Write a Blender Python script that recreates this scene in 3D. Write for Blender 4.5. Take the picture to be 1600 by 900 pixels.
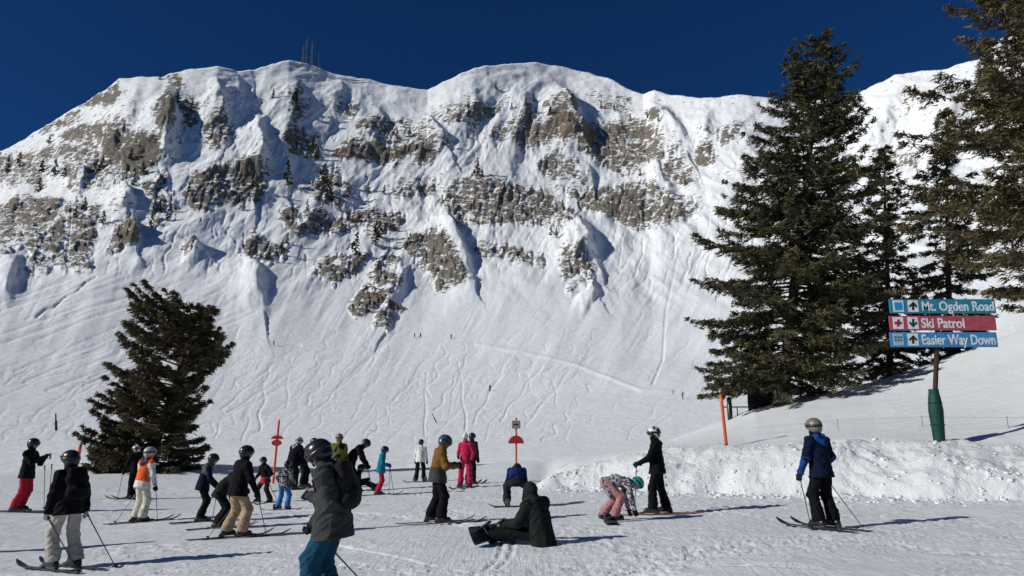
import bpy, math, random
import numpy as np
R_ = math.radians
scene = bpy.context.scene
for o in list(bpy.data.objects):
    bpy.data.objects.remove(o, do_unlink=True)

# ------------------------------------------------------------------ camera
W0, H0, F0 = 1600.0, 900.0, 1155.0          # photograph size and focal length in its pixels
CAMZ, PITCH = 1.5, R_(12.0)
cam_d = bpy.data.cameras.new("camera"); cam = bpy.data.objects.new("camera", cam_d)
scene.collection.objects.link(cam); scene.camera = cam
cam.location = (0, 0, CAMZ); cam.rotation_euler = (R_(90) + PITCH, 0, 0)
cam_d.sensor_width = 36; cam_d.lens = 36 * F0 / W0; cam_d.clip_start = 0.05; cam_d.clip_end = 5000

# ------------------------------------------------------------------ sky, sun, exposure
SUN_EL = R_(28.0)
SUN_DIR = np.array([-math.cos(SUN_EL) * math.cos(R_(19)), -math.cos(SUN_EL) * math.sin(R_(19)), math.sin(SUN_EL)])
world = bpy.data.worlds.new("World"); scene.world = world; world.use_nodes = True
wn = world.node_tree.nodes; wl = world.node_tree.links; wn.clear()
sky = wn.new('ShaderNodeTexSky'); sky.sky_type = 'NISHITA'; sky.sun_disc = False
sky.sun_elevation = SUN_EL; sky.sun_rotation = math.atan2(SUN_DIR[0], SUN_DIR[1])
sky.altitude = 2600; sky.air_density = 1.0; sky.dust_density = 0.0; sky.ozone_density = 10.0
bg = wn.new('ShaderNodeBackground'); bg.inputs[1].default_value = 0.052
wo = wn.new('ShaderNodeOutputWorld')
tint = wn.new('ShaderNodeMix'); tint.data_type = 'RGBA'; tint.blend_type = 'MULTIPLY'; tint.inputs[0].default_value = 1
tint.inputs[7].default_value = (0.27, 0.60, 0.80, 1)      # the deep polarised blue of high winter sky, all round
wl.new(sky.outputs[0], tint.inputs[6]); wl.new(tint.outputs[2], bg.inputs[0]); wl.new(bg.outputs[0], wo.inputs[0])
sun_d = bpy.data.lights.new("sun", 'SUN'); sun_d.energy = 3.7; sun_d.angle = R_(0.53); sun_d.color = (1.0, 0.972, 0.905)
sun = bpy.data.objects.new("sun", sun_d); scene.collection.objects.link(sun)
from mathutils import Vector, Matrix
sun.rotation_euler = Vector(SUN_DIR).to_track_quat('Z', 'Y').to_euler()
sun.location = (-40, -5, 30)
scene.view_settings.view_transform = 'Standard'; scene.view_settings.look = 'None'
scene.view_settings.exposure = 0.0; scene.view_settings.gamma = 1.0
scene.view_settings.use_curve_mapping = False
scene.render.engine = 'CYCLES'
scene.render.resolution_x, scene.render.resolution_y = 1024, 576
scene.cycles.max_bounces = 6; scene.cycles.diffuse_bounces = 3

# ------------------------------------------------------------------ helpers
col = scene.collection
def ray(px, py):
    x = (px - W0 / 2) / F0; y = (H0 / 2 - py) / F0
    d = np.array([x, math.cos(PITCH) - y * math.sin(PITCH), math.sin(PITCH) + y * math.cos(PITCH)])
    return d / np.linalg.norm(d)
def azel(px, py):
    d = ray(px, py)
    return math.atan2(d[0], d[1]), math.atan2(d[2], math.hypot(d[0], d[1]))
def to_px(X, Y, Z):
    z = Z - CAMZ
    f = Y * math.cos(PITCH) + z * math.sin(PITCH); u = -Y * math.sin(PITCH) + z * math.cos(PITCH)
    f = np.maximum(f, 0.05)
    return W0 / 2 + F0 * X / f, H0 / 2 - F0 * u / f

def _hash(ix, iy, seed):
    h = (ix.astype(np.int64) * 374761393 + iy.astype(np.int64) * 668265263 + seed * 974711) & 0xffffffff
    h = ((h ^ (h >> 13)) * 1274126177) & 0xffffffff
    h = h ^ (h >> 16)
    return h
def pn(x, y, seed=0):
    x = np.asarray(x, dtype=np.float64); y = np.asarray(y, dtype=np.float64)
    ix = np.floor(x); iy = np.floor(y); fx = x - ix; fy = y - iy
    ux = fx * fx * fx * (fx * (fx * 6 - 15) + 10); uy = fy * fy * fy * (fy * (fy * 6 - 15) + 10)
    def g(ax, ay, dx, dy):
        a = (_hash(ax, ay, seed) & 1023) * (2 * math.pi / 1024)
        return np.cos(a) * dx + np.sin(a) * dy
    n00 = g(ix, iy, fx, fy); n10 = g(ix + 1, iy, fx - 1, fy)
    n01 = g(ix, iy + 1, fx, fy - 1); n11 = g(ix + 1, iy + 1, fx - 1, fy - 1)
    a = n00 + ux * (n10 - n00); b = n01 + ux * (n11 - n01)
    return (a + uy * (b - a)) * 1.5
def fbm(x, y, octv=4, seed=0, gain=0.5, lac=2.03):
    s = 0; a = 1.0
    for i in range(octv):
        s = s + a * pn(x, y, seed + i * 17); x = x * lac + 3.1; y = y * lac - 1.7; a *= gain
    return s
def ridged(x, y, octv=4, seed=0, gain=0.5):
    s = 0; a = 1.0
    for i in range(octv):
        s = s + a * (1 - 2 * np.abs(pn(x, y, seed + i * 31))); x = x * 2.05 + 1.3; y = y * 2.05 + 5.1; a *= gain
    return s
def sstep(a, b, x):
    t = np.clip((x - a) / (b - a), 0, 1); return t * t * (3 - 2 * t)

def mesh_np(name, verts, faces, smooth=True):
    me = bpy.data.meshes.new(name)
    verts = np.asarray(verts, dtype=np.float32); faces = np.asarray(faces, dtype=np.int32)
    nv, nf, k = len(verts), len(faces), faces.shape[1]
    me.vertices.add(nv); me.vertices.foreach_set('co', verts.ravel())
    me.loops.add(nf * k); me.loops.foreach_set('vertex_index', faces.ravel())
    me.polygons.add(nf); me.polygons.foreach_set('loop_start', np.arange(0, nf * k, k, dtype=np.int32))
    try: me.polygons.foreach_set('loop_total', np.full(nf, k, dtype=np.int32))
    except Exception: pass
    me.update(calc_edges=True)
    if smooth: me.polygons.foreach_set('use_smooth', np.ones(nf, dtype=bool))
    me.validate()
    return me
def link(name, me, mats=(), parent=None, loc=None, label=None, cat=None, group=None, kind=None):
    o = bpy.data.objects.new(name, me); col.objects.link(o)
    if me is not None:
        for m in (mats if isinstance(mats, (list, tuple)) else [mats]): me.materials.append(m)
    if parent is not None: o.parent = parent
    if loc is not None: o.location = loc
    if label: o['label'] = label
    if cat: o['category'] = cat
    if group: o['group'] = group
    if kind: o['kind'] = kind
    return o
def grid_faces(nr, nc, wrap=False):
    r = np.arange(nr - 1)[:, None]; c = np.arange(nc if wrap else nc - 1)[None, :]
    a = r * nc + c; b = r * nc + (c + 1) % nc
    return np.stack([a, b, b + nc, a + nc], -1).reshape(-1, 4)
def vattr(me, name, arr):
    at = me.attributes.new(name, 'FLOAT', 'POINT'); at.data.foreach_set('value', np.asarray(arr, dtype=np.float32).ravel())

_mats = {}
def mat(name, colr=(0.5, 0.5, 0.5), rough=0.7, spec=0.3, metal=0.0, var=0.15, vscale=8.0, bump=0.0, bscale=40.0, bdist=0.01, col2=None, p2=(0.45, 0.6), p2scale=10.0, sheen=0.0, coat=0.0):
    if name in _mats: return _mats[name]
    m = bpy.data.materials.new(name); m.use_nodes = True
    nt = m.node_tree; N = nt.nodes; L = nt.links; N.clear()
    out = N.new('ShaderNodeOutputMaterial'); bs = N.new('ShaderNodeBsdfPrincipled'); L.new(bs.outputs[0], out.inputs[0])
    bs.inputs['Roughness'].default_value = rough; bs.inputs['Specular IOR Level'].default_value = spec
    bs.inputs['Metallic'].default_value = metal
    if sheen: bs.inputs['Sheen Weight'].default_value = sheen
    if coat: bs.inputs['Coat Weight'].default_value = coat
    tc = N.new('ShaderNodeTexCoord')
    nz = N.new('ShaderNodeTexNoise'); nz.inputs['Scale'].default_value = vscale; nz.inputs['Detail'].default_value = 4
    L.new(tc.outputs['Object'], nz.inputs['Vector'])
    base = None
    if col2 is not None:
        n2 = N.new('ShaderNodeTexNoise'); n2.inputs['Scale'].default_value = p2scale; n2.inputs['Detail'].default_value = 3
        L.new(tc.outputs['Object'], n2.inputs['Vector'])
        rp = N.new('ShaderNodeMapRange'); rp.inputs[1].default_value = p2[0]; rp.inputs[2].default_value = p2[1]
        L.new(n2.outputs[0], rp.inputs[0])
        mx = N.new('ShaderNodeMix'); mx.data_type = 'RGBA'; L.new(rp.outputs[0], mx.inputs[0])
        mx.inputs[6].default_value = (*colr, 1); mx.inputs[7].default_value = (*col2, 1); base = mx.outputs[2]
    hv = N.new('ShaderNodeMapRange'); hv.inputs[1].default_value = 0.3; hv.inputs[2].default_value = 0.7
    hv.inputs[3].default_value = 1 - var; hv.inputs[4].default_value = 1 + var; L.new(nz.outputs[0], hv.inputs[0])
    mul = N.new('ShaderNodeMix'); mul.data_type = 'RGBA'; mul.blend_type = 'MULTIPLY'; mul.inputs[0].default_value = 1
    if base is None: mul.inputs[6].default_value = (*colr, 1)
    else: L.new(base, mul.inputs[6])
    L.new(hv.outputs[0], mul.inputs[7]); L.new(mul.outputs[2], bs.inputs['Base Color'])
    if bump:
        nb = N.new('ShaderNodeTexNoise'); nb.inputs['Scale'].default_value = bscale; nb.inputs['Detail'].default_value = 5
        L.new(tc.outputs['Object'], nb.inputs['Vector'])
        bp = N.new('ShaderNodeBump'); bp.inputs['Strength'].default_value = bump; bp.inputs['Distance'].default_value = bdist
        L.new(nb.outputs[0], bp.inputs['Height']); L.new(bp.outputs[0], bs.inputs['Normal'])
    _mats[name] = m
    return m
# ------------------------------------------------------------------ terrain materials
def snow_base(name, rock=False):
    m = bpy.data.materials.new(name); m.use_nodes = True
    nt = m.node_tree; N = nt.nodes; L = nt.links; N.clear()
    out = N.new('ShaderNodeOutputMaterial'); bs = N.new('ShaderNodeBsdfPrincipled'); L.new(bs.outputs[0], out.inputs[0])
    geo = N.new('ShaderNodeNewGeometry')
    def noise(scale, detail=4, rough=0.55, mapscale=None, rot=None):
        n = N.new('ShaderNodeTexNoise'); n.inputs['Scale'].default_value = scale; n.inputs['Detail'].default_value = detail
        n.inputs['Roughness'].default_value = rough
        if mapscale is not None:
            mp = N.new('ShaderNodeMapping'); mp.inputs['Scale'].default_value = mapscale
            if rot: mp.inputs['Rotation'].default_value = rot
            L.new(geo.outputs['Position'], mp.inputs[0]); L.new(mp.outputs[0], n.inputs[0])
        else: L.new(geo.outputs['Position'], n.inputs[0])
        return n.outputs[0]
    def rng(s, a, b, c=0.0, d=1.0):
        r = N.new('ShaderNodeMapRange'); r.inputs[1].default_value = a; r.inputs[2].default_value = b
        r.inputs[3].default_value = c; r.inputs[4].default_value = d; L.new(s, r.inputs[0]); return r.outputs[0]
    def mth(op, a, b=None):
        n = N.new('ShaderNodeMath'); n.operation = op
        for i, v in enumerate((a, b)):
            if v is None: continue
            if isinstance(v, (int, float)): n.inputs[i].default_value = v
            else: L.new(v, n.inputs[i])
        return n.outputs[0]
    def mixc(f, a, b):
        n = N.new('ShaderNodeMix'); n.data_type = 'RGBA'; L.new(f, n.inputs[0])
        for i, v in ((6, a), (7, b)):
            if isinstance(v, tuple): n.inputs[i].default_value = (*v, 1)
            else: L.new(v, n.inputs[i])
        return n.outputs[2]
    snowc = mixc(noise(0.9 if not rock else 0.05, 6), (0.70, 0.73, 0.75) if not rock else (0.84, 0.865, 0.88), (0.81, 0.83, 0.845) if not rock else (0.90, 0.915, 0.925))
    if not rock:
        L.new(snowc, bs.inputs['Base Color']); bs.inputs['Roughness'].default_value = 0.6; bs.inputs['Specular IOR Level'].default_value = 0.25
        h1 = noise(3.0, 7, 0.66); h2 = mth('ADD', noise(1.0, 4, 0.6, (1.1, 16, 1.0), (0, 0, 0.22)), noise(1.0, 4, 0.6, (14, 1.3, 1.0), (0, 0, -0.9))); h3 = noise(38.0, 4, 0.7)
        h = mth('ADD', mth('MULTIPLY', h1, 0.055), mth('ADD', mth('MULTIPLY', h2, 0.030), mth('MULTIPLY', h3, 0.010)))
        ab = N.new('ShaderNodeAttribute'); ab.attribute_name = 'bank'
        h = mth('ADD', h, mth('MULTIPLY', ab.outputs['Fac'], mth('MULTIPLY', noise(4.5, 7, 0.72), 0.22)))
        bp = N.new('ShaderNodeBump'); bp.inputs['Strength'].default_value = 0.55; bp.inputs['Distance'].default_value = 1.0
        L.new(h, bp.inputs['Height']); L.new(bp.outputs[0], bs.inputs['Normal'])
        return m
    at = N.new('ShaderNodeAttribute'); at.attribute_name = 'rock'
    nA = noise(0.22, 8, 0.80); nB = noise(0.26, 6, 0.74, (0.75, 0.75, 2.0), (0, -0.5, 0.0)); nC = noise(0.03, 4)
    # bare rock where the face is steep, snow lying on ledges
    sep = N.new('ShaderNodeSeparateXYZ'); L.new(geo.outputs['Normal'], sep.inputs[0])
    steep = rng(sep.outputs[2], 0.86, 0.35)
    e = mth('ADD', at.outputs['Fac'], mth('ADD', mth('MULTIPLY', mth('SUBTRACT', nA, 0.5), 4.0), mth('MULTIPLY', mth('SUBTRACT', nB, 0.5), 3.8)))
    e = mth('ADD', e, mth('MULTIPLY', mth('SUBTRACT', steep, 0.5), 0.75))
    f = rng(e, 0.53, 0.61)
    rc = mixc(rng(nA, 0.35, 0.7), (0.11, 0.097, 0.079), (0.35, 0.308, 0.248))
    rc = mixc(rng(nC, 0.56, 0.68), rc, (0.22, 0.155, 0.11))
    rc = mixc(rng(nB, 0.60, 0.75), rc, (0.07, 0.066, 0.06))
    L.new(mixc(f, snowc, rc), bs.inputs['Base Color'])
    bs.inputs['Roughness'].default_value = 0.75; bs.inputs['Specular IOR Level'].default_value = 0.2
    hs = mth('ADD', mth('MULTIPLY', noise(0.5, 6, 0.65), 0.5), mth('MULTIPLY', noise(0.14, 5, 0.6), 0.8))
    hr = mth('ADD', mth('MULTIPLY', nA, 6.0), mth('MULTIPLY', nB, 6.0))
    mxh = N.new('ShaderNodeMix'); L.new(f, mxh.inputs[0]); L.new(hs, mxh.inputs[2]); L.new(hr, mxh.inputs[3])
    bp = N.new('ShaderNodeBump'); bp.inputs['Strength'].default_value = 0.55; bp.inputs['Distance'].default_value = 1.0
    L.new(mxh.outputs[0], bp.inputs['Height']); L.new(bp.outputs[0], bs.inputs['Normal'])
    return m
M_SNOW = snow_base('trodden_snow'); M_MTN = snow_base('mountain_snow_and_rock', True)

# ------------------------------------------------------------------ near ground: tilted piste, ploughed bank, slope to the right
TILT = 0.03
def plane_z(X, Y): return TILT * np.clip(X, -8.5, 26) + 0.012 * (np.clip(Y, 4, 40) - 16)
def plane_hit(px, py):
    d = ray(px, py); t = np.linspace(2, 70, 20000); i = int(np.argmax(CAMZ + d[2] * t < plane_z(d[0] * t, d[1] * t))); return d * t[i] + np.array([0, 0, CAMZ])
_base = [(845, 764), (900, 768), (1000, 771), (1100, 773), (1200, 776), (1300, 779), (1450, 781), (1600, 782)]
_hits = [plane_hit(*p) for p in _base]
AZB = np.array([math.atan2(h[0], h[1]) for h in _hits]); RB = np.array([math.hypot(h[0], h[1]) for h in _hits])
BW = 3.0
_top = [(845, 757), (870, 744), (900, 729), (960, 712), (1020, 702), (1100, 698), (1160, 697), (1250, 692), (1330, 689), (1400, 688), (1500, 690), (1600, 692)]
AZT, ZT = [], []
for p in _top:
    a, e = azel(*p); r = np.interp(a, AZB, RB) + BW
    AZT.append(a); ZT.append(CAMZ + r * math.tan(e))
_sil = [(560, 735), (700, 729), (800, 722), (900, 711), (1000, 697), (1050, 686), (1090, 672), (1140, 652), (1180, 636), (1250, 618), (1300, 609), (1360, 597), (1430, 576), (1500, 551), (1600, 514)]
_srd = [46, 46, 45, 43, 41, 40, 39, 38.5, 38, 38, 38, 38, 38, 38, 38]
AZS, ZS = [], []
for p, r in zip(_sil, _srd):
    a, e = azel(*p); AZS.append(a); ZS.append(CAMZ + r * math.tan(e))
AZS = np.array(AZS); RS = np.array(_srd)
AZL, RL = AZB[0], RB[0]
def ground(X, Y, fine=False):
    X = np.asarray(X, dtype=float); Y = np.asarray(Y, dtype=float)
    az = np.arctan2(X, Y); R = np.hypot(X, Y); P = plane_z(X, Y)
    rb = np.interp(az, AZB, RB); zt = np.interp(az, AZT, ZT); rs = np.interp(az, AZS, RS); zs = np.interp(az, AZS, ZS)
    rb0 = rb; rb = rb + (0.5 * pn(X * 0.45, Y * 0.45, 5) + 0.25 * pn(X * 1.1, Y * 1.1, 6)) * (1 - sstep(0.6, 1.3, (R - rb) / BW))
    leftf = sstep(AZL - 0.012, AZL + 0.03, az)
    pb = plane_z(np.sin(az) * rb, np.cos(az) * rb)
    ztt = pb + (zt - pb) * leftf
    u = np.clip((R - rb) / BW, 0, 1); us = 1 - (1 - u) ** 2.3
    z = np.where(R < rb, P, pb + (ztt - pb) * us)
    v = np.clip((R - rb - BW) / np.maximum(rs - rb - BW, 0.5), 0, 1)
    kz = sstep(AZS[0], AZS[2], az); zsl = plane_z(np.sin(az) * rs, np.cos(az) * rs) * (1 - kz) + zs * kz
    z = np.where(R > rb + BW, ztt + (zsl - ztt) * (v * 0.8 + 0.2 * v * v), z)
    # left of the bank: the piste runs on to its far edge
    zl = P + (zsl - plane_z(np.sin(az) * rs, np.cos(az) * rs)) * sstep(22, 45, R)
    k = sstep(AZL - 0.02, AZL + 0.02, az)
    z = zl * (1 - k) + z * k
    over = np.maximum(R - rs, 0)
    z = z - 0.16 * over * over / (over + 4.0)
    back = sstep(R_(62), R_(100), np.abs(az))
    z = z * (1 - back) + P * back
    # knoll under the tree at the left
    z = z + 0.55 * np.exp(-(((X + 21) / 7.5) ** 2 + ((Y - 45) / 6.0) ** 2))
    # little heap of snow at the end of the bank
    hx, hy = HEAP
    z = z + 0.42 * np.exp(-(((X - hx) / 0.55) ** 2 + ((Y - hy) / 0.7) ** 2))
    # broad undulation, chop on the bank
    z = z + 0.05 * pn(X * 0.18, Y * 0.18, 3) * sstep(2, 8, R)
    global BANK
    if fine:
        BANK = bank = leftf * sstep(-0.35, 0.1, (R - rb) / BW) * (1 - sstep(0.65, 1.25, (R - rb) / BW + 0.25 * pn(X * 0.7, Y * 0.7, 33))) * (1 - back)
        wob = 0.3 * pn(X * 1.3, Y * 1.3, 9)
        lump = fbm(X * 0.8 + wob, Y * 0.8, 2, 11) * 0.08 + fbm(X * 2.4, Y * 2.4, 2, 13) * 0.035 + np.maximum(fbm(X * 6.0, Y * 6.0, 3, 14, 0.75), -0.05) * 0.05 * (0.3 + sstep(-0.2, 0.4, fbm(X * 0.9, Y * 0.9, 2, 36)))
        streak = fbm((X + 0.35 * Y) * 4.5, Y * 0.8, 3, 15) * 0.05 * sstep(7.0, 8.0, X) * (1 - sstep(9.0, 10.0, X))
        z = z + bank * (lump + streak)
        spill = leftf * np.exp(-np.maximum(rb - R, 0) / 1.1) * (R < rb) * (1 - back)
        z = z + spill * np.maximum(fbm(X * 3.8, Y * 3.8, 3, 19), 0.1) * 0.10
        rip = fbm(X * 0.5, Y * 1.0, 4, 21) * 0.022 + pn(X * 5.5, Y * 8.0, 23) * 0.004
        chop = sstep(0.05, 0.5, fbm(X * 0.35, Y * 0.5, 2, 131)) * (R < 34); rip = rip + chop * (fbm(X * 4.0, Y * 5.5, 3, 133, 0.65) * 0.020)
        slope = sstep(0.9, 1.6, (R - rb) / BW) * k
        z = z + rip * (1 - 0.55 * slope) + slope * 0.022 * pn(X * 0.5, Y * 3.5, 24)
    return z
HEAP = (0.0, 0.0)
_h = plane_hit(863, 764); HEAP = (_h[0], _h[1])
def ground_hit(px, py, tmax=80):
    d = ray(px, py); t = np.linspace(2, tmax, 4000)
    z = ground(d[0] * t, d[1] * t); below = (CAMZ + d[2] * t) < z
    i = int(np.argmax(below)) if below.any() else len(t) - 1
    p = d * t[i]; return np.array([p[0], p[1], float(ground(p[0], p[1]))])

az_f = np.linspace(R_(-42), R_(42), 740)
az_all = np.concatenate([np.linspace(R_(-180), R_(-42), 46)[:-1], az_f, np.linspace(R_(42), R_(180), 46)[1:-1]])
Rr = np.concatenate([[0.05, 0.8, 1.6], np.geomspace(2.4, 5.5, 40)[:-1], np.geomspace(5.5, 13, 150)[:-1], np.linspace(13, 31, 230)[:-1], np.geomspace(31, 78, 75)])
AZ, RR = np.meshgrid(az_all, Rr)
GX, GY = RR * np.sin(AZ), RR * np.cos(AZ)
GZ = ground(GX, GY, True)
# ski and board tracks pressed into the piste
rng_ = np.random.default_rng(5)
def groove(x0, y0, ang, ln, bend, wd, dep):
    n = max(int(ln / 0.05), 8); s = np.linspace(0, ln, n); a = ang + bend * (s / ln - 0.5)
    xs = x0 + np.cumsum(np.cos(a)) * (ln / n); ys = y0 + np.cumsum(np.sin(a)) * (ln / n)
    r = np.hypot(xs, ys); a_ = np.arctan2(xs, ys)
    ok = (np.abs(a_) < R_(41)) & (r > 2.5) & (r < 60)
    if not ok.any(): return
    c = np.interp(a_[ok], az_all, np.arange(len(az_all))); rr = np.interp(r[ok], Rr, np.arange(len(Rr)))
    ci = np.round(c).astype(int); ri = np.round(rr).astype(int)
    for dr in range(-3, 4):
        for dc in range(-4, 5):
            i = np.clip(ri + dr, 0, len(Rr) - 1); j = np.clip(ci + dc, 0, len(az_all) - 1)
            dx = GX[i, j] - xs[ok]; dy = GY[i, j] - ys[ok]
            nn = -np.sin(a[ok]) * dx + np.cos(a[ok]) * dy; al = np.cos(a[ok]) * dx + np.sin(a[ok]) * dy
            d = np.abs(nn) / wd
            v = np.where(np.abs(al) < 0.08, -dep * np.exp(-d * d) + 0.45 * dep * np.exp(-(d - 1.7) ** 2 * 2.5), 0)
            big = np.abs(v) > np.abs(TRK[i, j]); TRK[i[big], j[big]] = v[big]
TRK = np.zeros_like(GZ)
for k in range(260):
    d_ = rng_.uniform(4, 30) if k % 3 else rng_.uniform(4, 12); x_ = rng_.uniform(-0.72, 0.75) * d_
    if rng_.random() < 0.6: an = rng_.normal(0.15, 0.25)
    else: an = rng_.normal(-0.5, 0.35)
    ln = rng_.uniform(1.5, 8.0); dep = rng_.uniform(0.008, 0.030)
    be = rng_.normal(0, 0.5)
    groove(x_, d_, an, ln, be, 0.04, dep)
    if rng_.random() < 0.7: groove(x_ - 0.18 * math.sin(an), d_ + 0.18 * math.cos(an), an, ln, be, 0.04, dep * 0.9)
rbv = np.interp(AZ, AZB, RB)
GZ = GZ + TRK * np.where(AZ > AZL, sstep(0.0, 0.8, rbv - RR), 1.0)
gv = np.stack([GX, GY, GZ], -1).reshape(-1, 3)
gme = mesh_np('ground', gv, grid_faces(len(Rr), len(az_all), True)[:, ::-1]); vattr(gme, 'bank', BANK)
link('ground', gme, M_SNOW, label='bright trodden snow of the piste with ploughed bank', kind='structure')

# clods of snow thrown off the plough, at the foot of the bank and on it
rc = np.random.default_rng(8); cv, cf, co_ = [], [], 0
_t = (1 + 5 ** 0.5) / 2
ICO = np.array([(-1, _t, 0), (1, _t, 0), (-1, -_t, 0), (1, -_t, 0), (0, -1, _t), (0, 1, _t), (0, -1, -_t), (0, 1, -_t), (_t, 0, -1), (_t, 0, 1), (-_t, 0, -1), (-_t, 0, 1)]) / 1.902
ICF = np.array([(0, 11, 5), (0, 5, 1), (0, 1, 7), (0, 7, 10), (0, 10, 11), (1, 5, 9), (5, 11, 4), (11, 10, 2), (10, 7, 6), (7, 1, 8), (3, 9, 4), (3, 4, 2), (3, 2, 6), (3, 6, 8), (3, 8, 9), (4, 9, 5), (2, 4, 11), (6, 2, 10), (8, 6, 7), (9, 8, 1)])
for k in range(1100):
    a = rc.uniform(AZL, R_(40)); r0 = float(np.interp(a, AZB, RB))
    r = r0 + (rc.normal(-0.15, 0.45) if k % 3 else rc.uniform(0, BW)); sz = rc.gamma(1.6, 0.012) + 0.010
    x, y = r * math.sin(a), r * math.cos(a); j = int(np.argmin(np.abs(az_all - a))); z = float(np.interp(r, Rr, GZ[:, j]))
    v = ICO * rc.uniform(0.6, 1.3, (12, 1)) * sz * np.array([rc.uniform(0.8, 1.5), rc.uniform(0.8, 1.5), rc.uniform(0.6, 1.0)]); cv.append(v + np.array([x, y, z + sz * 0.05])); cf.append(ICF + co_); co_ += 12
link('snow_clods', mesh_np('snow_clods', np.concatenate(cv), np.concatenate(cf), False), M_SNOW, label='loose clods of snow along the foot of the ploughed bank', kind='stuff')

# ------------------------------------------------------------------ the mountain
SKY = [(-900, 420), (-500, 380), (-250, 320), (-60, 262), (0, 237), (40, 215), (100, 180), (150, 152), (185, 128), (215, 120), (255, 122), (290, 110), (340, 104), (370, 112), (400, 110), (425, 100), (452, 95), (480, 100), (510, 112), (550, 122), (600, 130), (640, 138), (668, 141), (690, 130), (720, 116), (760, 105), (800, 101), (840, 100), (880, 106), (920, 115), (960, 127), (985, 140), (1005, 150), (1022, 142), (1050, 150), (1085, 155), (1110, 155), (1130, 151), (1160, 150), (1190, 153), (1240, 160), (1330, 155), (1370, 135), (1400, 118), (1450, 112), (1480, 110), (1530, 92), (1560, 62), (1600, 50), (1700, 30), (1850, 60), (2000, 120), (2600, 300)]
_se = [azel(*p) for p in SKY]
maz = np.concatenate([np.linspace(R_(-64), R_(-41), 50)[:-1], np.linspace(R_(-41), R_(41), 1080), np.linspace(R_(41), R_(64), 50)[1:]])
el_r = np.interp(maz, [a for a, e in _se], [e for a, e in _se])
PR = np.array([40, 48, 56, 70, 88, 110, 150, 200, 270, 340, 420, 480, 540, 600, 650.])
PZ = np.array([-2.0, -0.35, 0.02, 0.35, 0.9, 2.0, 6.5, 14.5, 33, 63, 108, 156, 218, 292, 362.])
rdense = np.linspace(40, 650, 1600); zdense = np.interp(rdense, PR, PZ)
kern = np.exp(-np.linspace(-2, 2, 61) ** 2); kern /= kern.sum()
zs_ = np.convolve(np.pad(zdense, 30, mode='reflect', reflect_type='odd'), kern, mode='valid'); zdense = np.where(rdense < 75, zdense, zs_)
edense = np.arctan2(zdense - CAMZ, rdense)
NROW = 400
wgt = np.concatenate([[0], np.cumsum(np.abs(np.diff(edense)) + np.diff(rdense) * 0.00012)])
mr = np.interp(np.linspace(0, wgt[-1], NROW), wgt, rdense)
mz = np.interp(mr, rdense, zdense)
t_row = (mr - 40) / 610.0
MAZ, MR = np.meshgrid(maz, mr); MZ0 = np.repeat(mz[:, None], len(maz), 1); T = np.repeat(t_row[:, None], len(maz), 1)
ratio = (np.tan(el_r) * 650 + CAMZ) / 362.0
MZ = MZ0 * (1 + (ratio[None, :] - 1) * sstep(0.10, 1.0, T))
MZ = MZ + plane_z(MR * np.sin(MAZ), MR * np.cos(MAZ)) * (1 - sstep(50, 130, MR))
PX, PY = to_px(MR * np.sin(MAZ), MR * np.cos(MAZ), MZ)      # where each point of the plain face appears: used to read the photograph's features
wx = PX + 5 * fbm(PX / 30, PY / 30, 3, 41); wy = PY + 5 * fbm(PX / 30, PY / 30, 3, 43)

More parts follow.
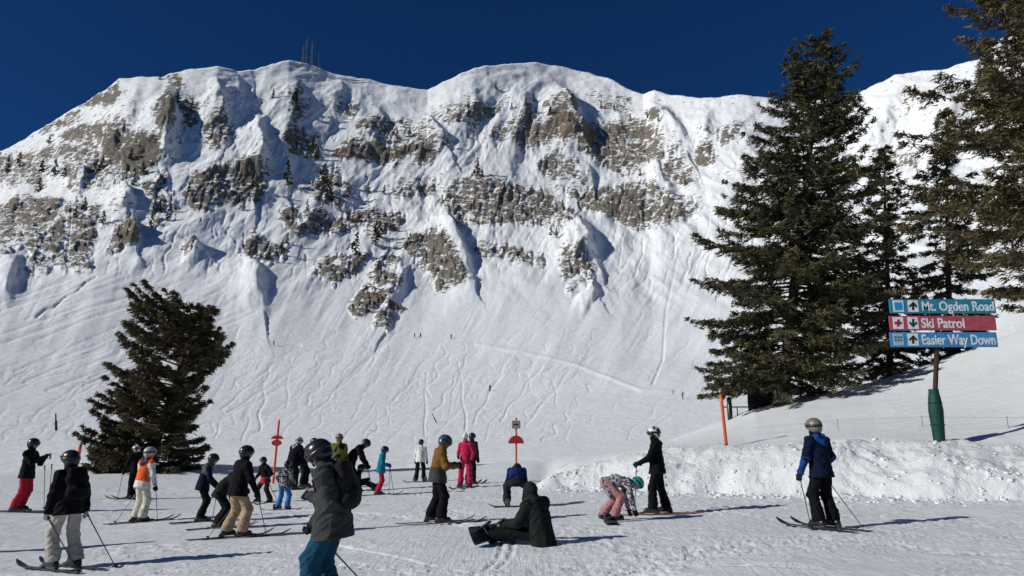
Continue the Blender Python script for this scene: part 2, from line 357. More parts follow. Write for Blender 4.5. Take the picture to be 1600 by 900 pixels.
# rock bands read from the photograph: outline, strength
ROCKS = [
 ([(133,166),(187,134),(194,151),(178,164),(147,166)],.9), ([(58,209),(102,182),(127,180),(120,189),(80,202)],.8),
 ([(84,213),(133,200),(178,204),(209,222),(240,240),(249,258),(222,284),(191,289),(173,267),(151,231),(111,231)],.85),
 ([(253,156),(276,116),(288,138),(267,160),(267,200),(249,230),(238,213)],.95), ([(280,160),(311,164),(307,196),(289,200)],.9),
 ([(0,244),(53,236),(89,236),(67,267),(107,276),(58,302),(18,302),(-60,290),(-60,250)],.72),
 ([(-90,329),(0,329),(27,316),(76,316),(116,329),(156,329),(147,364),(142,427),(89,431),(40,431),(36,400),(0,422),(-90,440)],.80),
 ([(170,402),(178,366),(200,348),(218,369),(211,390)],1.0),
 ([(284,311),(302,280),(329,267),(369,267),(398,278),(415,300),(407,327),(358,331),(320,342),(296,335)],.85),
 ([(278,392),(293,382),(306,391),(296,404)],.9), ([(438,224),(460,211),(496,224),(502,242),(491,253),(460,247)],.85),
 ([(522,249),(549,229),(584,233),(611,229),(673,236),(680,251),(656,266),(647,253),(602,258),(562,258),(531,258)],.95),
 ([(549,207),(602,184),(673,198),(678,233),(567,233)],.56),
 ([(433,336),(460,327),(522,349),(576,329),(602,338),(635,351),(611,371),(584,382),(558,360),(531,369),(496,375),(464,375),(438,355)],.85),
 ([(373,395),(396,369),(416,378),(451,389),(447,409),(424,418),(389,413)],.95),
 ([(485,430),(504,411),(531,405),(578,402),(567,422),(536,440),(522,449)],1.0),
 ([(573,437),(590,416),(626,450),(607,472),(580,447)],1.05), ([(545,482),(570,448),(605,470),(590,489),(560,499)],1.05),
 ([(585,512),(593,490),(612,470),(631,488),(600,517)],1.05), ([(593,413),(607,400),(620,403),(622,429),(603,422)],1.0),
 ([(622,387),(640,376),(686,376),(709,413),(736,440),(720,451),(687,458),(658,422)],1.05),
 ([(734,387),(747,385),(791,387),(852,407),(844,422),(809,420),(787,406),(751,409)],.95),
 ([(687,316),(705,288),(733,284),(787,290),(813,295),(855,300),(878,329),(905,351),(876,376),(858,358),(813,358),(751,360),(714,364),(702,342)],.85),
 ([(798,227),(822,211),(884,202),(909,227),(904,242),(867,231),(831,238)],.88),
 ([(834,260),(853,254),(902,260),(922,289),(907,300),(876,286),(844,276)],.75),
 ([(674,187),(693,182),(747,171),(789,167),(784,184),(747,202),(707,202),(684,204)],.66),
 ([(871,418),(884,402),(911,402),(932,431),(926,453),(907,438),(884,444)],.95), ([(884,455),(905,440),(915,448),(893,466)],.75),
 ([(897,209),(926,202),(970,198),(1003,198),(1030,227),(1043,253),(997,273),(961,273),(934,260),(917,251)],.86),
 ([(870,298),(917,307),(970,287),(1001,287),(1041,300),(1096,320),(1083,340),(1059,358),(1028,366),(997,362),(961,349),(917,335),(894,320)],.85),
 ([(1086,238),(1112,231),(1116,258),(1092,262)],1.0), ([(1099,213),(1134,200),(1172,185),(1152,218),(1126,233)],.68),
 ([(1012,180),(1040,186),(1038,196),(1018,194)],.9), ([(470,300),(520,270),(560,320),(530,330),(490,330)],.58), ([(600,300),(690,280),(680,310),(620,320)],.62),
 ([(850,180),(900,150),(906,200),(860,205)],.60), ([(1000,250),(1060,230),(1090,290),(1060,290)],.62), ([(760,215),(830,180),(850,210),(800,225)],.62),
 ([(310,200),(350,180),(370,230),(330,240)],.6), ([(440,150),(470,130),(480,190),(455,200)],.62), ([(60,230),(160,240),(220,300),(110,310)],.56),
 ([(220,300),(262,270),(280,350),(240,372)],.62), ([(1370,250),(1420,240),(1440,270),(1385,275)],.75), ([(1410,160),(1450,150),(1470,170),(1420,180)],.55),
 ([(1590,150),(1660,140),(1700,220),(1600,230)],.9), ([(925,150),(980,150),(1000,180),(940,175)],.55), ([(540,165),(560,170),(548,195),(530,190)],.8)]
def inpoly_sd(poly, x, y):
    """signed distance in pixels, positive inside"""
    n = len(poly); d2 = np.full(x.shape, 1e9); ins = np.zeros(x.shape, bool)
    for i in range(n):
        ax, ay = poly[i]; bx, by = poly[(i + 1) % n]; ex, ey = bx - ax, by - ay
        t = np.clip(((x - ax) * ex + (y - ay) * ey) / (ex * ex + ey * ey + 1e-9), 0, 1)
        d2 = np.minimum(d2, (x - ax - t * ex) ** 2 + (y - ay - t * ey) ** 2)
        ins ^= ((ay > y) != (by > y)) & (x < (bx - ax) * (y - ay) / (by - ay + 1e-12) + ax)
    return np.where(ins, 1, -1) * np.sqrt(d2)
rock = np.zeros_like(PX); rockid = np.full(PX.shape, -1); bulge = np.zeros_like(PX)
for k, (poly, st) in enumerate(ROCKS):
    xs = [p[0] for p in poly]; ys = [p[1] for p in poly]
    box = (wx > min(xs) - 30) & (wx < max(xs) + 30) & (wy > min(ys) - 30) & (wy < max(ys) + 30)
    ii = np.where(box)
    if len(ii[0]) == 0: continue
    sd = inpoly_sd(poly, wx[ii], wy[ii])
    v = st * sstep(-13, 9, sd); new = v > rock[ii]
    rock[ii] = np.maximum(rock[ii], v)
    q = (ii[0][new & (sd > -2)], ii[1][new & (sd > -2)]); rockid[q] = k
    bulge[ii] = np.maximum(bulge[ii], sstep(-5, 9, sd) * st)

# spurs: lit on the left, falling away in shade on the right (polyline, height m, width px)
SPURS = [([(850,103),(880,160),(905,215),(918,262)],17,44), ([(513,116),(533,144),(520,189)],11,34), ([(360,110),(366,138),(372,165)],8,30),
 ([(398,170),(404,255),(402,296)],15,46), ([(262,125),(262,200),(250,270)],17,52), ([(330,112),(345,160),(352,205)],8,26), ([(135,272),(120,312)],8,26), ([(182,291),(206,338)],8,24),
 ([(372,395),(398,430),(410,485)],5,36), ([(693,336),(707,373),(735,436)],10,30), ([(905,345),(908,382),(930,415)],11,34), ([(974,138),(1037,182),(1072,240)],12,38),
 ([(660,188),(698,240)],9,30), ([(1005,250),(1050,300)],7,30), ([(620,400),(626,440),(600,510)],3.5,34), ([(785,100),(760,160),(700,230)],6,40), ([(840,105),(820,170),(790,290)],7,36),
 ([(1110,160),(1100,230)],6,26), ([(1400,118),(1380,200),(1350,260)],10,50), ([(1480,110),(1490,200),(1470,300)],10,50), ([(220,120),(190,200),(150,260)],7,40), ([(455,98),(462,160),(440,230),(450,300)],6,36),
 ([(560,125),(590,190),(560,300)],5,44), ([(293,384),(318,400)],6,22), ([(30,400),(0,470)],5,40), ([(200,350),(214,392)],7,20), ([(745,105),(735,170)],5,30), ([(915,450),(935,470)],4,24)]
disp = np.zeros_like(PX)
for pts, amp, wd in SPURS:
    box = (wx > min(p[0] for p in pts) - 3 * wd) & (wx < max(p[0] for p in pts) + 2 * wd) & (wy > min(p[1] for p in pts) - 2 * wd) & (wy < max(p[1] for p in pts) + 2 * wd)
    ii = np.where(box); x, y = wx[ii], wy[ii]
    best = np.full(x.shape, 1e9); sgn = np.zeros(x.shape); tt = np.zeros(x.shape); n = len(pts) - 1
    for i in range(n):
        (ax, ay), (bx, by) = pts[i], pts[i + 1]; ex, ey = bx - ax, by - ay; l = math.hypot(ex, ey)
        traw = ((x - ax) * ex + (y - ay) * ey) / (l * l); t = np.clip(traw, 0, 1)
        d = np.hypot(x - ax - t * ex, y - ay - t * ey); cr = ((x - ax) * ey - (y - ay) * ex) / l   # + = right side
        b = d < best; best[b] = d[b]; sgn[b] = cr[b]; tt[b] = ((i + t) / n)[b]
    fade = sstep(-0.0, 0.4, tt) * 0.85 + 0.15; fade = fade * (1 - 0.7 * sstep(0.7, 1, tt))
    prof = np.where(sgn > 0, np.exp(-(best / (wd * 0.30)) ** 2), np.exp(-(best / (wd * 1.1)) ** 2))
    disp[ii] += 0.85 * amp * prof * fade
# general relief of the face
WX3 = MR * np.sin(MAZ); up = sstep(0.40, 0.75, T)
skyfade = 1 - sstep(0.90, 1.0, T)
disp += up * (ridged(WX3 / 70 + 0.3 * fbm(WX3 / 90, MZ / 90, 2, 60), MZ / 150, 4, 61, 0.5) * 3.0 + fbm(WX3 / 22, MZ / 40, 4, 67, 0.6) * 1.1)
up_speck = sstep(0.55, 0.75, T) * sstep(0.1, 0.5, fbm(PX / 60, PY / 45, 3, 97)) * (1 - sstep(0.9, 0.97, T)) * (PX < 1230)
disp += sstep(0.12, 0.5, T) * (1 - up) * fbm(WX3 / 110, MR / 160, 2, 71) * 2.2
# flutes and sluff streaks running down to the left
sx = PX * 0.72 + PY * 0.69
flow = sstep(0.20, 0.42, T) * (1 - 0.6 * sstep(0.75, 1.0, T))
fl_w = sstep(-0.25, 0.5, fbm(PX / 90, PY / 70, 2, 101))
disp += flow * (1 - sstep(0.85, 0.97, T)) * fl_w * (fbm((PX + 0.6 * PY) / 13, (PY - 0.4 * PX) / 120, 3, 73, 0.6) * (0.13 + 0.13 * up))
disp += flow * (1 - sstep(0.9, 1.0, T)) * fbm((PX + 0.5 * PY) / 45, (PY - 0.4 * PX) / 160, 2, 75) * (0.35 + 0.35 * up)
# rock relief: outcrops stand proud, with ledges dipping to the right
led = ridged((PX * 0.32 - PY) / 13, (PX + 0.3 * PY) / 60, 3, 79, 0.6)
blk = ridged(PX / 13, PY / 15, 3, 83, 0.62)
disp += bulge * (0.3 + 0.8 * led + 0.8 * blk)
rock = rock * (1 + 0.28 * led) - 0.05 + 0.24 * up_speck
chw = 10 * fbm(PX / 55, PY / 40, 2, 121)
chute = np.clip(1 - 7 * np.abs(pn((PX + 0.30 * PY + chw) / 26, (PY - 0.3 * PX) / 130, 123)), 0, 1) + 0.8 * np.clip(1 - 8 * np.abs(pn((PX + 0.45 * PY + chw) / 15, (PY - 0.3 * PX) / 80, 127)), 0, 1)
chute = np.clip(chute, 0, 1) * sstep(0.42, 0.62, T)
rock = rock - 0.55 * chute * (rock > 0)
disp -= 0.9 * chute * (1 - sstep(0.88, 0.98, T)) * (0.07 + 0.93 * sstep(0.1, 0.5, rock + 0.4 * chute))
disp *= 0.25 + 0.75 * skyfade
# cornice lumps along the crest
disp += (1 - skyfade) * 1.3 * fbm(PX / 40, PY / 16, 3, 89, 0.5)
# ski tracks on the apron
rt = np.random.default_rng(11)
trk = np.zeros_like(PX)
colmap = np.arange(len(maz)); EL = np.arctan2(MZ - CAMZ, MR)
def apron_track(px0, py0, slant, ln, amp, wl, dep, wdt=0.9, ph=0):
    n = int(ln / 0.7); s = np.linspace(0, ln, n)
    dx, dy = math.sin(slant), math.cos(slant)
    w = amp * np.sin(s * 2 * math.pi / wl + ph)
    x = px0 + dx * s + dy * w; y = py0 + dy * s * 0.62 - dx * w * 0.5
    for xi, yi in zip(x, y):
        a, e = azel(xi, yi)
        if abs(a) > R_(40): continue
        j = int(np.searchsorted(maz, a)); r = np.interp(e, EL[60:, j], np.arange(60, NROW)) if EL[60, j] < e else 0
        if r < 30 or r > NROW - 60: continue
        i = int(round(r))
        for di in (-1, 0, 1):
            for dj in (-1, 0, 1):
                q = math.hypot((i + di - r) * 1.0, (maz[j + dj] - a) / 0.00133)
                v = -dep * math.exp(-(q / wdt) ** 2)
                if v < trk[i + di, j + dj]: trk[i + di, j + dj] = v
for k in range(230):
    zone = rt.random()
    if zone < 0.62: x_, y_ = rt.uniform(360, 940), rt.uniform(505, 650); sl = rt.normal(-0.45, 0.3)
    elif zone < 0.85: x_, y_ = rt.uniform(-20, 380), rt.uniform(520, 670); sl = rt.normal(-0.8, 0.3)
    else: x_, y_ = rt.uniform(850, 1150), rt.uniform(430, 650); sl = rt.normal(-0.75, 0.2)
    ln = rt.uniform(40, 190); curvy = rt.random() < 0.5
    apron_track(x_, y_, sl, ln, rt.uniform(2.5, 7) if curvy else rt.uniform(0.5, 2.5), rt.uniform(34, 85), rt.uniform(0.02, 0.17) * (0.5 + (y_ < 600) * 0.6), 0.75, rt.uniform(0, 6))
for k in range(60):       # long straight sluff lines on the left fan
    x_, y_ = rt.uniform(60, 420), rt.uniform(420, 560)
    apron_track(x_, y_, -1.05 + rt.normal(0, 0.05), rt.uniform(60, 240), 1.0, 200, rt.uniform(0.1, 0.3), 1.0)
def line_track(pts, dep, wdt):
    for (ax, ay), (bx, by) in zip(pts[:-1], pts[1:]):
        l = math.hypot(bx - ax, by - ay)
        for s in np.arange(0, l, 0.7):
            xi, yi = ax + (bx - ax) * s / l, ay + (by - ay) * s / l; a, e = azel(xi, yi); j = int(np.searchsorted(maz, a))
            r = np.interp(e, EL[60:, j], np.arange(60, NROW)); i = int(round(r))
            if not (30 < i < NROW - 40): continue
            for di in range(-3, 4):
                for dj in range(-2, 3):
                    q = math.hypot(i + di - r, (maz[j + dj] - a) / 0.00133); trk[i + di, j + dj] = min(trk[i + di, j + dj], -dep * math.exp(-(q / wdt) ** 2)) if dep > 0 else max(trk[i + di, j + dj], -dep * math.exp(-(q / wdt) ** 2))
line_track([(57, 496), (72, 484), (84, 482), (104, 465), (118, 460), (134, 444), (150, 436)], 0.8, 1.2)
line_track([(745, 538), (820, 552), (900, 572), (960, 595), (1005, 612), (1050, 613)], -0.38, 1.3)
line_track([(340, 532), (400, 528), (470, 540)], 0.35, 1.0)
line_track([(1062, 395), (1040, 480), (1035, 560), (1020, 600)], 0.3, 1.2)
# final surface
nrm_r, nrm_z = 0.55, 0.83
FR = MR - nrm_r * disp; FZ = MZ + nrm_z * disp + trk
sway = 1 + 0.06 * np.sin(maz * 7 + 1.0)[None, :] * sstep(0.45, 1.0, T) + 0.03 * np.sin(maz * 17)[None, :] * sstep(0.5, 1, T)
FR = FR * sway; FZ = CAMZ + (FZ - CAMZ) * sway
# the far side falls away behind the crest
brs = [8, 25, 60, 130, 260]
bR = np.stack([FR[-1] + b for b in brs]); bZ = np.stack([FZ[-1] - 0.25 * b - 0.0016 * b * b for b in brs])
FR = np.concatenate([FR, bR]); FZ = np.concatenate([FZ, bZ]); MA = np.concatenate([MAZ, np.repeat(maz[None], len(brs), 0)])
rockF = np.concatenate([rock, np.zeros_like(bR)]); idF = np.concatenate([rockid, np.full(bR.shape, -1)])
mv = np.stack([FR * np.sin(MA), FR * np.cos(MA), FZ], -1).reshape(-1, 3)
mf = grid_faces(len(FR), len(maz))
fid = idF.ravel()[mf]; fid = np.where((fid == fid[:, :1]).all(1), fid[:, 0], -1)
def sub_mesh(name, sel):
    f = mf[sel]; u, inv = np.unique(f, return_inverse=True)
    me = mesh_np(name, mv[u], inv.reshape(f.shape)); vattr(me, 'rock', rockF.ravel()[u]); return me
mountain = link('mountain', sub_mesh('mountain', fid < 0), M_MTN, label='snow covered mountain with rock bands and a corniced crest', kind='structure')
for k in range(len(ROCKS)):
    if (fid == k).sum() > 30: link('rock_outcrop', sub_mesh('rock_outcrop', fid == k), M_MTN, parent=mountain)
MGX = (FR * np.sin(MA))[:NROW]; MGY = (FR * np.cos(MA))[:NROW]; MGZ = FZ[:NROW]
MPX, MPY = to_px(MGX, MGY, MGZ)
def mountain_at(px, py):
    """point of the mountain seen at a pixel of the photograph"""
    d = (MPX - px) ** 2 + (MPY - py) ** 2; i = int(np.argmin(d)); i, j = np.unravel_index(i, MPX.shape)
    return np.array([MGX[i, j], MGY[i, j], MGZ[i, j]])
# ------------------------------------------------------------------ conifers
def tube(path, radii, sides=8):
    path = np.asarray(path, float); n = len(path)
    t = np.gradient(path, axis=0); t /= np.linalg.norm(t, axis=1)[:, None] + 1e-9
    ref = np.array([0, 0, 1.0]) if abs(t[0][2]) < 0.9 else np.array([1.0, 0, 0])
    V = []
    for i in range(n):
        a = np.cross(t[i], ref); a /= np.linalg.norm(a) + 1e-9; b = np.cross(a, t[i])
        ang = np.linspace(0, 2 * math.pi, sides, endpoint=False)
        V.append(path[i] + radii[i] * (np.cos(ang)[:, None] * a + np.sin(ang)[:, None] * b))
    return np.concatenate(V), grid_faces(n, sides, True)
def join(parts):
    V, Fc, o = [], [], 0
    for v, f in parts: V.append(v); Fc.append(f + o); o += len(v)
    return np.concatenate(V), np.concatenate(Fc)
M_BARK = mat('conifer_bark', (0.075, 0.056, 0.042), 0.9, 0.15, var=0.5, vscale=3, bump=0.9, bscale=9, bdist=0.05)
def needle_mat(name, c1, c2):
    m = bpy.data.materials.new(name); m.use_nodes = True; N = m.node_tree.nodes; L = m.node_tree.links
    bs = N['Principled BSDF']; bs.inputs['Roughness'].default_value = 0.6; bs.inputs['Specular IOR Level'].default_value = 0.25
    at = N.new('ShaderNodeAttribute'); at.attribute_name = 'tint'
    mx = N.new('ShaderNodeMix'); mx.data_type = 'RGBA'; mx.inputs[6].default_value = (*c1, 1); mx.inputs[7].default_value = (*c2, 1)
    L.new(at.outputs['Fac'], mx.inputs[0]); L.new(mx.outputs[2], bs.inputs['Base Color'])
    return m
M_SPRUCE = needle_mat('spruce_needles', (0.028, 0.030, 0.015), (0.115, 0.105, 0.048))
M_PINE = needle_mat('pine_needles', (0.045, 0.040, 0.020), (0.15, 0.118, 0.056))

def blades(c, d, L_, W_, rg):
    """little needle sprays: one kite-shaped face at each point c along d"""
    n = len(c); d = d / (np.linalg.norm(d, axis=1)[:, None] + 1e-9)
    r = rg.normal(size=(n, 3)); s = np.cross(d, r); s /= np.linalg.norm(s, axis=1)[:, None] + 1e-9
    L_ = L_[:, None]; W_ = W_[:, None]
    v = np.stack([c - d * L_ * 0.35 + s * W_, c + d * L_ * 0.75, c - d * L_ * 0.35 - s * W_], 1)
    return v.reshape(-1, 3), np.arange(3 * n).reshape(n, 3)

def conifer(name, base, height, lean, prof, nbr, rg, label, cat='tree', group=None, z0=0.08, droop=0.35, tw=7, bl=5, blen=0.24, bwid=0.035, trunk_r=None, mat_n=None, gaps=0.0, upturn=0.25, shape=None, bare=0.0):
    root = link(name, None, (), None, base, label, cat, group)
    tr = trunk_r or height * 0.017
    hs = np.linspace(-0.04, 1, 16)
    bend = rg.normal(0, 0.006, (16, 2)).cumsum(0) * height * 0.3
    path = np.stack([lean[0] * hs * height + bend[:, 0] * hs, lean[1] * hs * height + bend[:, 1] * hs, hs * height], -1)
    rad = tr * (1 - np.clip(hs, 0, 1)) ** 0.85 + 0.012; rad[0] *= 1.35; rad[1] *= 1.12
    woods = [tube(path, rad, 9)]
    limbs = []; C, Dd, Ls, tint = [], [], [], []
    for k in range(nbr):
        u = z0 + (1 - z0) * ((k + rg.random()) / nbr) ** 1.12
        u = min(u, 0.985)
        p0 = np.array([np.interp(u, hs, path[:, i]) for i in range(3)])
        az = rg.random() * 2 * math.pi
        ln = prof(u, az) * (0.45 + 0.6 * rg.random() ** 0.8) * height
        if rg.random() < gaps: ln *= 0.45
        if ln < 0.15: ln = 0.15
        out = np.array([math.cos(az), math.sin(az), 0])
        e0 = 0.55 * u - 0.12 + rg.normal(0, 0.10)
        ns = 9; s = np.linspace(0, 1, ns)
        zc = ln * (e0 * s - droop * (1 - 0.6 * u) * s ** 2 + upturn * s ** 3)
        sidew = np.cross(out, [0, 0, 1.0]); wob = rg.normal(0, 0.05) * ln * s ** 2
        bp = p0 + out * (ln * s)[:, None] + sidew * wob[:, None]; bp[:, 2] += zc
        limbs.append(tube(bp[::2], np.linspace(0.012 + ln * 0.010, 0.006, len(bp[::2])), 4))
        nt = max(4, int(ln * tw))
        bare_f = 0.12 + bare
        st = bare_f + (1 - bare_f) * rg.random(nt) ** 0.8
        for t_ in st:
            q = np.array([np.interp(t_, s, bp[:, i]) for i in range(3)])
            tl = (0.16 + 0.34 * ln * (1 - t_) * (0.35 + t_)) * rg.uniform(0.6, 1.15); tl = min(tl, 1.5)
            sd = rg.choice([-1, 1]); td = out * rg.uniform(0.35, 0.9) + sidew * sd * rg.uniform(0.3, 1.0) + np.array([0, 0, rg.normal(-0.12, 0.22)])
            td /= np.linalg.norm(td)
            nb = max(4, int(1.75 * bl * (0.5 + tl / 0.5)))
            w = rg.random(nb); pts = q + td * (w * tl)[:, None] + rg.normal(0, 0.045, (nb, 3)); pts[:, 2] -= 0.12 * tl * w ** 2
            C.append(pts); Dd.append(td + rg.normal(0, 0.45, (nb, 3))); Ls.append(np.full(nb, blen) * rg.uniform(0.6, 1.25, nb))
            tint.append(np.clip(rg.normal(0.40, 0.22) + rg.normal(0, 0.2, nb) + 0.2 * w, 0, 1))
    C = np.concatenate(C); Dd = np.concatenate(Dd); Ls = np.concatenate(Ls); tint = np.concatenate(tint)
    v, f = blades(C, Dd, Ls, Ls / blen * bwid * rg.uniform(0.6, 1.4, len(Ls)), rg)
    wv, wf = join(woods); link('trunk', mesh_np('trunk', wv, wf), M_BARK, root)
    lv, lf = join(limbs); link('branches', mesh_np('branches', lv, lf), M_BARK, root)
    me = mesh_np('crown', v, f, smooth=False); vattr(me, 'tint', np.repeat(tint, 3)); link('crown', me, mat_n or M_SPRUCE, root)
    return root, len(f)
def spot(px, d):
    """ground point in the direction of a pixel column, at distance d"""
    a, _ = azel(px, 650); X, Y = d * math.sin(a), d * math.cos(a); return np.array([X, Y, float(ground(X, Y))])
def top_h(px, py, b):
    d = ray(px, py); t = math.hypot(b[0], b[1]) / math.hypot(d[0], d[1]); return d * t + np.array([0, 0, CAMZ])
rgt = np.random.default_rng(21)
def tree_to(name, basepx, dist, apex, prof, nbr, label, **k):
    b = spot(basepx, dist); a = top_h(apex[0], apex[1], b); h = a[2] - b[2]
    return conifer(name, b, h, ((a[0] - b[0]) / h, (a[1] - b[1]) / h), prof, nbr, rgt, label, **k)
def spruce_prof(wl):
    def f(u, az):
        if math.cos(az) < 0: return np.interp(u, [0, .05, .12, .25, .39, .55, .74, .88, .95, 1], [.12, .2, .24, .265, .30, .235, .16, .115, .055, .02])
        return np.interp(u, [0, .05, .12, .25, .39, .55, .74, .88, .95, 1], [.15, .26, .29, .265, .235, .2, .155, .095, .06, .02])
    return f
tree_to('spruce_tree', 1222, 36.5, (1289, 52), spruce_prof(1.02), 370, 'tall dark spruce with full crown leaning on the slope edge', z0=0.045, droop=0.42, upturn=0.36, tw=8, bl=7, blen=0.25, bwid=0.034, trunk_r=0.27)
def slim(u, az): return np.interp(u, [0, .1, .3, .6, .9, 1], [.09, .15, .17, .13, .06, .02])
tree_to('spruce_tree', 1396, 41, (1383, 232), slim, 200, 'slender sparse spruce standing behind the sign, beside the tall spruce', z0=0.05, droop=0.5, tw=8, bl=7, gaps=0.15, trunk_r=0.16, bwid=0.036)
tree_to('spruce_tree', 1492, 43, (1478, 170), slim, 200, 'thin-crowned spruce rising behind the upper sign board', z0=0.05, droop=0.5, tw=8, bl=7, gaps=0.12, trunk_r=0.17, bwid=0.036)
def edge_prof(u, az): return np.interp(u, [0, .12, .17, .25, .32, .41, .51, .61, .8, 1], [0.0, .1, .17, .28, .325, .27, .175, .13, .09, .02])
b_ = spot(1785, 27)
conifer('pine_tree', b_, 20.5, (-0.015, 0.0), edge_prof, 400, rgt, 'large spreading fir with bare lower trunk at the slope above the sign', z0=0.13, droop=0.25, tw=7.5, bl=8, upturn=0.3, mat_n=M_PINE, bare=0.1, blen=0.2, bwid=0.027)
def bush_prof(u, az):
    l = np.interp(u, [0, .1, .25, .52, .7, .84, .93, 1], [.38, .43, .42, .42, .42, .43, .34, .16])
    r = np.interp(u, [0, .1, .25, .52, .6, .8, .92, 1], [.36, .37, .28, .22, .34, .19, .17, .12])
    return l if math.cos(az) < 0 else r
tree_to('pine_tree', 238, 44, (312, 484), bush_prof, 330, 'broad bushy dark pine rooted in the snow at the piste edge', z0=0.0, droop=0.12, upturn=0.22, tw=9, bl=9, bare=0.28, gaps=0.12, bwid=0.036, mat_n=M_PINE, trunk_r=0.28)

# small conifers on the face of the mountain, sharing a few meshes
def mini(seed):
    rg = np.random.default_rng(seed); C, D, L2 = [], [], []
    for k in range(46):
        u = (k / 46) ** 0.9; r = 0.19 * (1 - u) ** 0.8 * rg.uniform(0.5, 1.25) + 0.015; a = rg.random() * 6.28
        for w in (0.35, 0.75, 1.0):
            C.append([r * w * math.cos(a), r * w * math.sin(a), 0.06 + 0.92 * u - 0.25 * r * w]); D.append([math.cos(a), math.sin(a), -0.3]); L2.append(0.09 * (1.1 - 0.5 * u))
    v, f = blades(np.array(C), np.array(D), np.array(L2), np.array(L2) * 0.7, rg)
    me = mesh_np('crown', v, f, False); vattr(me, 'tint', np.repeat(np.clip(rg.normal(0.3, 0.25, len(f)), 0, 1), 3)); me.materials.append(M_SPRUCE)
    tv, tf = tube([(0, 0, -0.15), (0, 0, 0.5), (0, 0, 0.97)], [0.022, 0.014, 0.003], 5)
    tm = mesh_np('trunk', tv, tf); tm.materials.append(M_BARK); return me, tm
minis = [mini(s) for s in range(4)]
SMALL = [(449,290,44),(462,160,26),(465,172,22),(427,155,18),(555,398,40),(587,385,44),(593,372,30),(510,300,40),(505,285,34),(518,312,26),(400,292,24),(455,240,26),(490,232,24),(495,248,22),(472,218,22),(660,236,18),(640,216,20),(620,218,18),(600,222,18),
 (745,275,32),(752,282,24),(740,330,20),(880,330,20),(905,235,18),(700,230,22),(770,215,16),(835,160,16),(820,165,14),(800,172,14),(860,178,16),(890,190,18),(775,140,16),(30,262,24),(12,270,26),(60,300,22),(85,275,26),(100,278,20),(66,268,20),(150,270,22),(160,262,20),(75,225,14),(250,125,10),(278,160,18),(300,170,16),(345,210,16),(250,330,22),(262,345,18),(235,355,22),(185,372,20),(295,300,18),(390,400,18),(420,405,22),(440,395,22),(448,380,20),(480,330,20),(530,330,22),(545,345,20),(560,345,18),(610,355,20),(940,170,14),(960,172,14),(1012,184,14),(1030,190,14),(985,190,14),(920,240,16),(1000,275,14),(1070,290,14),(870,372,20),(862,368,18),(700,310,18),(690,318,16),(845,352,16),(640,380,18),(575,300,20),(600,305,18),(655,300,16),(550,240,16),(160,350,22),(130,330,22),(118,340,20),(210,290,22),(222,270,20),(205,250,20),(380,330,14),(730,215,14),(715,190,14)]
rs_ = random.Random(4)
LMK = [(30, 270, 'on the broken rocks of the far shoulder'), (90, 230, 'under the skyline rocks of the shoulder'), (140, 340, 'on the great lower crag of the shoulder'), (200, 280, 'on the dark cliff below the snow ramp'), (200, 375, 'by the brown rock knob'), (245, 345, 'beside the narrow gully under the shoulder'), (290, 160, 'in the shaded gully below the shoulder crest'), (340, 300, 'on the striped slab beneath the gully'), (415, 400, 'on the low rock step beside the rounded snow shoulder'), (455, 165, 'in the snow bowl under the masts'), (475, 240, 'on the rock knot below the masts'), (505, 300, 'on the snowy step under the rock knot'), (540, 345, 'on the broken middle cliff band'), (575, 385, 'above the tilted triangular slabs'), (620, 225, 'on the dark overhung band'), (600, 300, 'on the snowfield under the overhung band'), (720, 210, 'on the speckled cliff below the round peak'), (690, 315, 'by the near end of the big central crag'), (745, 280, 'atop the big central crag'), (860, 360, 'at the far end of the big central crag'), (800, 160, 'high on the round peak'), (880, 190, 'on the spur dropping from the round peak'), (905, 240, 'in the notch beside the spur'), (970, 180, 'below the crest east of the round peak'), (1030, 190, 'on the stepped ridge beyond the round peak'), (1030, 285, 'on the long pale cliff band')]
for i, (x, y, hp) in enumerate(SMALL):
    p = mountain_at(x, y); h = hp * np.linalg.norm(p) / F0 * 0.95
    lm = min(LMK, key=lambda q: (q[0] - x) ** 2 + (q[1] - y) ** 2)[2]
    e = link('small_conifer', None, (), None, p, ('tall' if hp > 30 else 'small' if hp > 17 else 'tiny') + ' dark conifer ' + lm, 'tree', 'small conifers scattered over the mountain face')
    e.scale = (h * rs_.uniform(0.8, 1.25),) * 2 + (h,); e.rotation_euler = (rs_.uniform(-.05, .05), rs_.uniform(-.05, .05), rs_.uniform(0, 6.28))
    cm, tm = minis[i % 4]
    for nm, me in (('crown', cm), ('trunk', tm)):
        o = bpy.data.objects.new(nm, me); col.objects.link(o); o.parent = e
